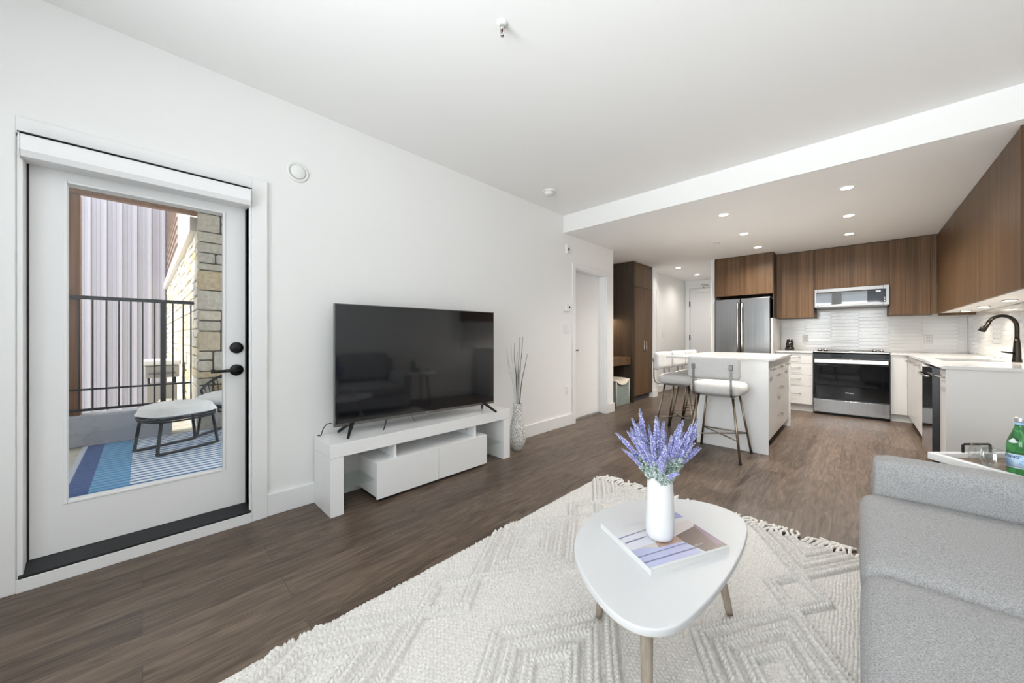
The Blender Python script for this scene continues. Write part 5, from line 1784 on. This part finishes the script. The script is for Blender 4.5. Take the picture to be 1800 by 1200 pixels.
while xx < -0.57:
    m.tube([(xx, ORY + 0.004, ZF + 0.006), (xx + rnd.uniform(-0.012, 0.012), ORY - 0.035, ZF + 0.0045)], 0.0038, 5)
    xx += 0.016
f = m.build('fringe', pbr('fringe_white', (0.6, 0.64, 0.72), 0.9), orug)
f['kind'] = 'stuff'

# ottoman: oval metal hoop on two bent sled frames + cushion
ot = thing('outdoor_ottoman', 'white cushioned black metal ottoman on the striped balcony rug', 'ottoman', (-2.01, 0.235, ZF + 0.009), math.atan2(0.916, -0.40))
def superel(a_, b_, n_, p=2.8):
    out = []
    for i in range(n_):
        t = 2 * PI * i / n_
        c_, s_ = math.cos(t), math.sin(t)
        out.append((a_ * math.copysign(abs(c_) ** (2 / p), c_), b_ * math.copysign(abs(s_) ** (2 / p), s_)))
    return out
hp = superel(0.262, 0.232, 40)
zs = 0.315
m = MB()
m.tube([(x, y, zs) for x, y in hp + hp[:2]], 0.0105, 8)
m.tube([(x * 0.97, y * 0.97, zs - 0.022) for x, y in hp + hp[:2]], 0.008, 8)
for k in range(-3, 4):
    yv = k * 0.062
    ext = 0.255 * (1 - (abs(yv) / 0.24) ** 2.8) ** (1 / 2.8)
    m.tube([(-ext, yv, zs - 0.004), (ext, yv, zs - 0.004)], 0.004, 6)
m.build('hoop_frame', wicker_m, ot, local=True)
for s_ in (-1, 1):
    ys_ = 0.165 * s_
    pts = [(-0.20, ys_, zs - 0.02), (-0.225, ys_ * 1.05, 0.10), (-0.23, ys_ * 1.07, 0.035), (-0.20, ys_ * 1.08, 0.012), (0.20, ys_ * 1.08, 0.012), (0.23, ys_ * 1.07, 0.035), (0.225, ys_ * 1.05, 0.10), (0.20, ys_, zs - 0.02)]
    MB().tube(spline(pts, 5), 0.0130, 10).build('leg_frame', wicker_m, ot, local=True)
m = MB()
vs, fs = [], []
NR, NA = 9, 40
for k in range(2):
    for r_ in range(NR + 1):
        fr_ = r_ / NR
        for a_ in range(NA):
            x, y = superel(0.275, 0.245, NA)[a_]
            crown = (1 - fr_ ** 4.0) ** 0.5 if fr_ < 1 else 0
            tuft = 1 - 0.28 * math.exp(-((fr_ - 0.0) / 0.18) ** 2)
            ridge_ = 1 + 0.09 * math.sin(a_ * 2 * PI / NA * 11 + 2 * math.sin(fr_ * 5)) * fr_
            z_ = zs + 0.030 + (0.092 * crown * tuft * ridge_ if k else -0.024 * crown)
            vs.append((x * fr_, y * fr_, z_))
for k in range(2):
    o_ = k * (NR + 1) * NA
    for r_ in range(NR):
        for a_ in range(NA):
            b_ = (a_ + 1) % NA
            q = (o_ + r_ * NA + a_, o_ + r_ * NA + b_, o_ + (r_ + 1) * NA + b_, o_ + (r_ + 1) * NA + a_)
            fs.append(q if k else q[::-1])
m.add(vs, fs, True)
m.build('cushion', ocush_m, ot, local=True)
MB().tube([(0.2, -0.232, zs + 0.05), (0.19, -0.245, zs + 0.02), (0.195, -0.24, zs - 0.01)], 0.004, 6).build('tie', ocush_m, ot, local=True)

# lounge chair, tub back of slats
lc = thing('lounge_chair', 'black metal lounge chair with slatted tub back and white cushion', 'lounge chair', (-2.38, 0.76, ZF + 0.011), math.radians(139))
m = MB()   # local +x points to the back
sp_ = superel(0.29, 0.30, 40)
m.tube([(x, y, 0.31) for x, y in sp_ + sp_[:2]], 0.0115, 8)
for k in range(-3, 4):
    m.tube([(-0.27, k * 0.075, 0.305), (0.27, k * 0.075, 0.305)], 0.005, 6)
m.build('seat_frame', wicker_m, lc, local=True)
rail = []
for k in range(25):
    t = -1.75 + 3.5 * k / 24
    hgt = 0.66 - 0.20 * (abs(t) / 1.75) ** 2.2
    rail.append((0.36 * math.cos(t), 0.36 * math.sin(t), hgt))
bk_ = MB().tube([(0.29 * math.cos(-1.8), 0.30 * math.sin(-1.8), 0.31)] + rail + [(0.29 * math.cos(1.8), 0.30 * math.sin(1.8), 0.31)], 0.0125, 8).build('back_rail', wicker_m, lc, local=True)
for k in range(1, 24):
    x, y, z = rail[k]
    t = -1.75 + 3.5 * k / 24
    MB().tube([(0.29 * math.cos(t), 0.30 * math.sin(t), 0.31), (x, y, z)], 0.0045, 6).build('slat', wicker_m, lc, local=True)
for s_ in (-1, 1):
    ys_ = 0.22 * s_
    pts = [(-0.24, ys_, 0.30), (-0.265, ys_ * 1.05, 0.10), (-0.27, ys_ * 1.07, 0.035), (-0.24, ys_ * 1.08, 0.012), (0.24, ys_ * 1.08, 0.012), (0.27, ys_ * 1.07, 0.035), (0.265, ys_ * 1.05, 0.10), (0.24, ys_, 0.30)]
    MB().tube(spline(pts, 5), 0.0115, 10).build('leg_frame', wicker_m, lc, local=True)
MB().soft(-0.30, 0.25, -0.265, 0.265, 0.325, 0.43, 0.05, 0.03, 0.01, 16).build('cushion', ocush_m, lc, local=True)
m = MB().soft(-0.05, 0.05, -0.22, 0.22, -0.15, 0.15, 0.048, 0.01, 0.02, 14)
m.xf(Matrix.Translation((0.20, 0, 0.54)) @ Matrix.Rotation(0.25, 4, 'Y'))
m.build('back_cushion', ocush_m, lc, local=True)

# barbecue beyond the railing
bq_ = thing('barbecue_grill', 'grey box barbecue grill standing beyond the balcony railing', 'barbecue', (-4.6, 0.19, -0.02))
MB().box(-4.85, -4.4, 0.02, 0.37, 0.55, 0.72).build('firebox', wgrill_m, bq_, bevel=0.01)
MB().box(-4.87, -4.38, 0.0, 0.39, 0.725, 0.80).build('lid', pbr('grill_lid', (0.62, 0.62, 0.62), 0.4, 0.2), bq_, bevel=0.02)
MB().box(-4.83, -4.42, 0.04, 0.35, 0.08, 0.45).build('cart', wgrill_m, bq_, bevel=0.005)
MB().box(-4.38, -4.36, 0.06, 0.33, 0.60, 0.63).build('handle', steel_m, bq_)
for x in (-4.80, -4.45):
    for y in (0.06, 0.33):
        MB().tube([(x, y, -0.02), (x, y, 0.56)], 0.012, 8).build('leg', blackmet_m, bq_)
MB().lathe([(0.001, 0.20), (0.10, 0.20), (0.11, 0.24), (0.11, 0.42), (0.08, 0.47), (0.001, 0.48)], (-4.27, 0.24, -0.215), 20).build('gas_cylinder', pbr('gas_cyl', (0.5, 0.46, 0.38), 0.5), bq_)
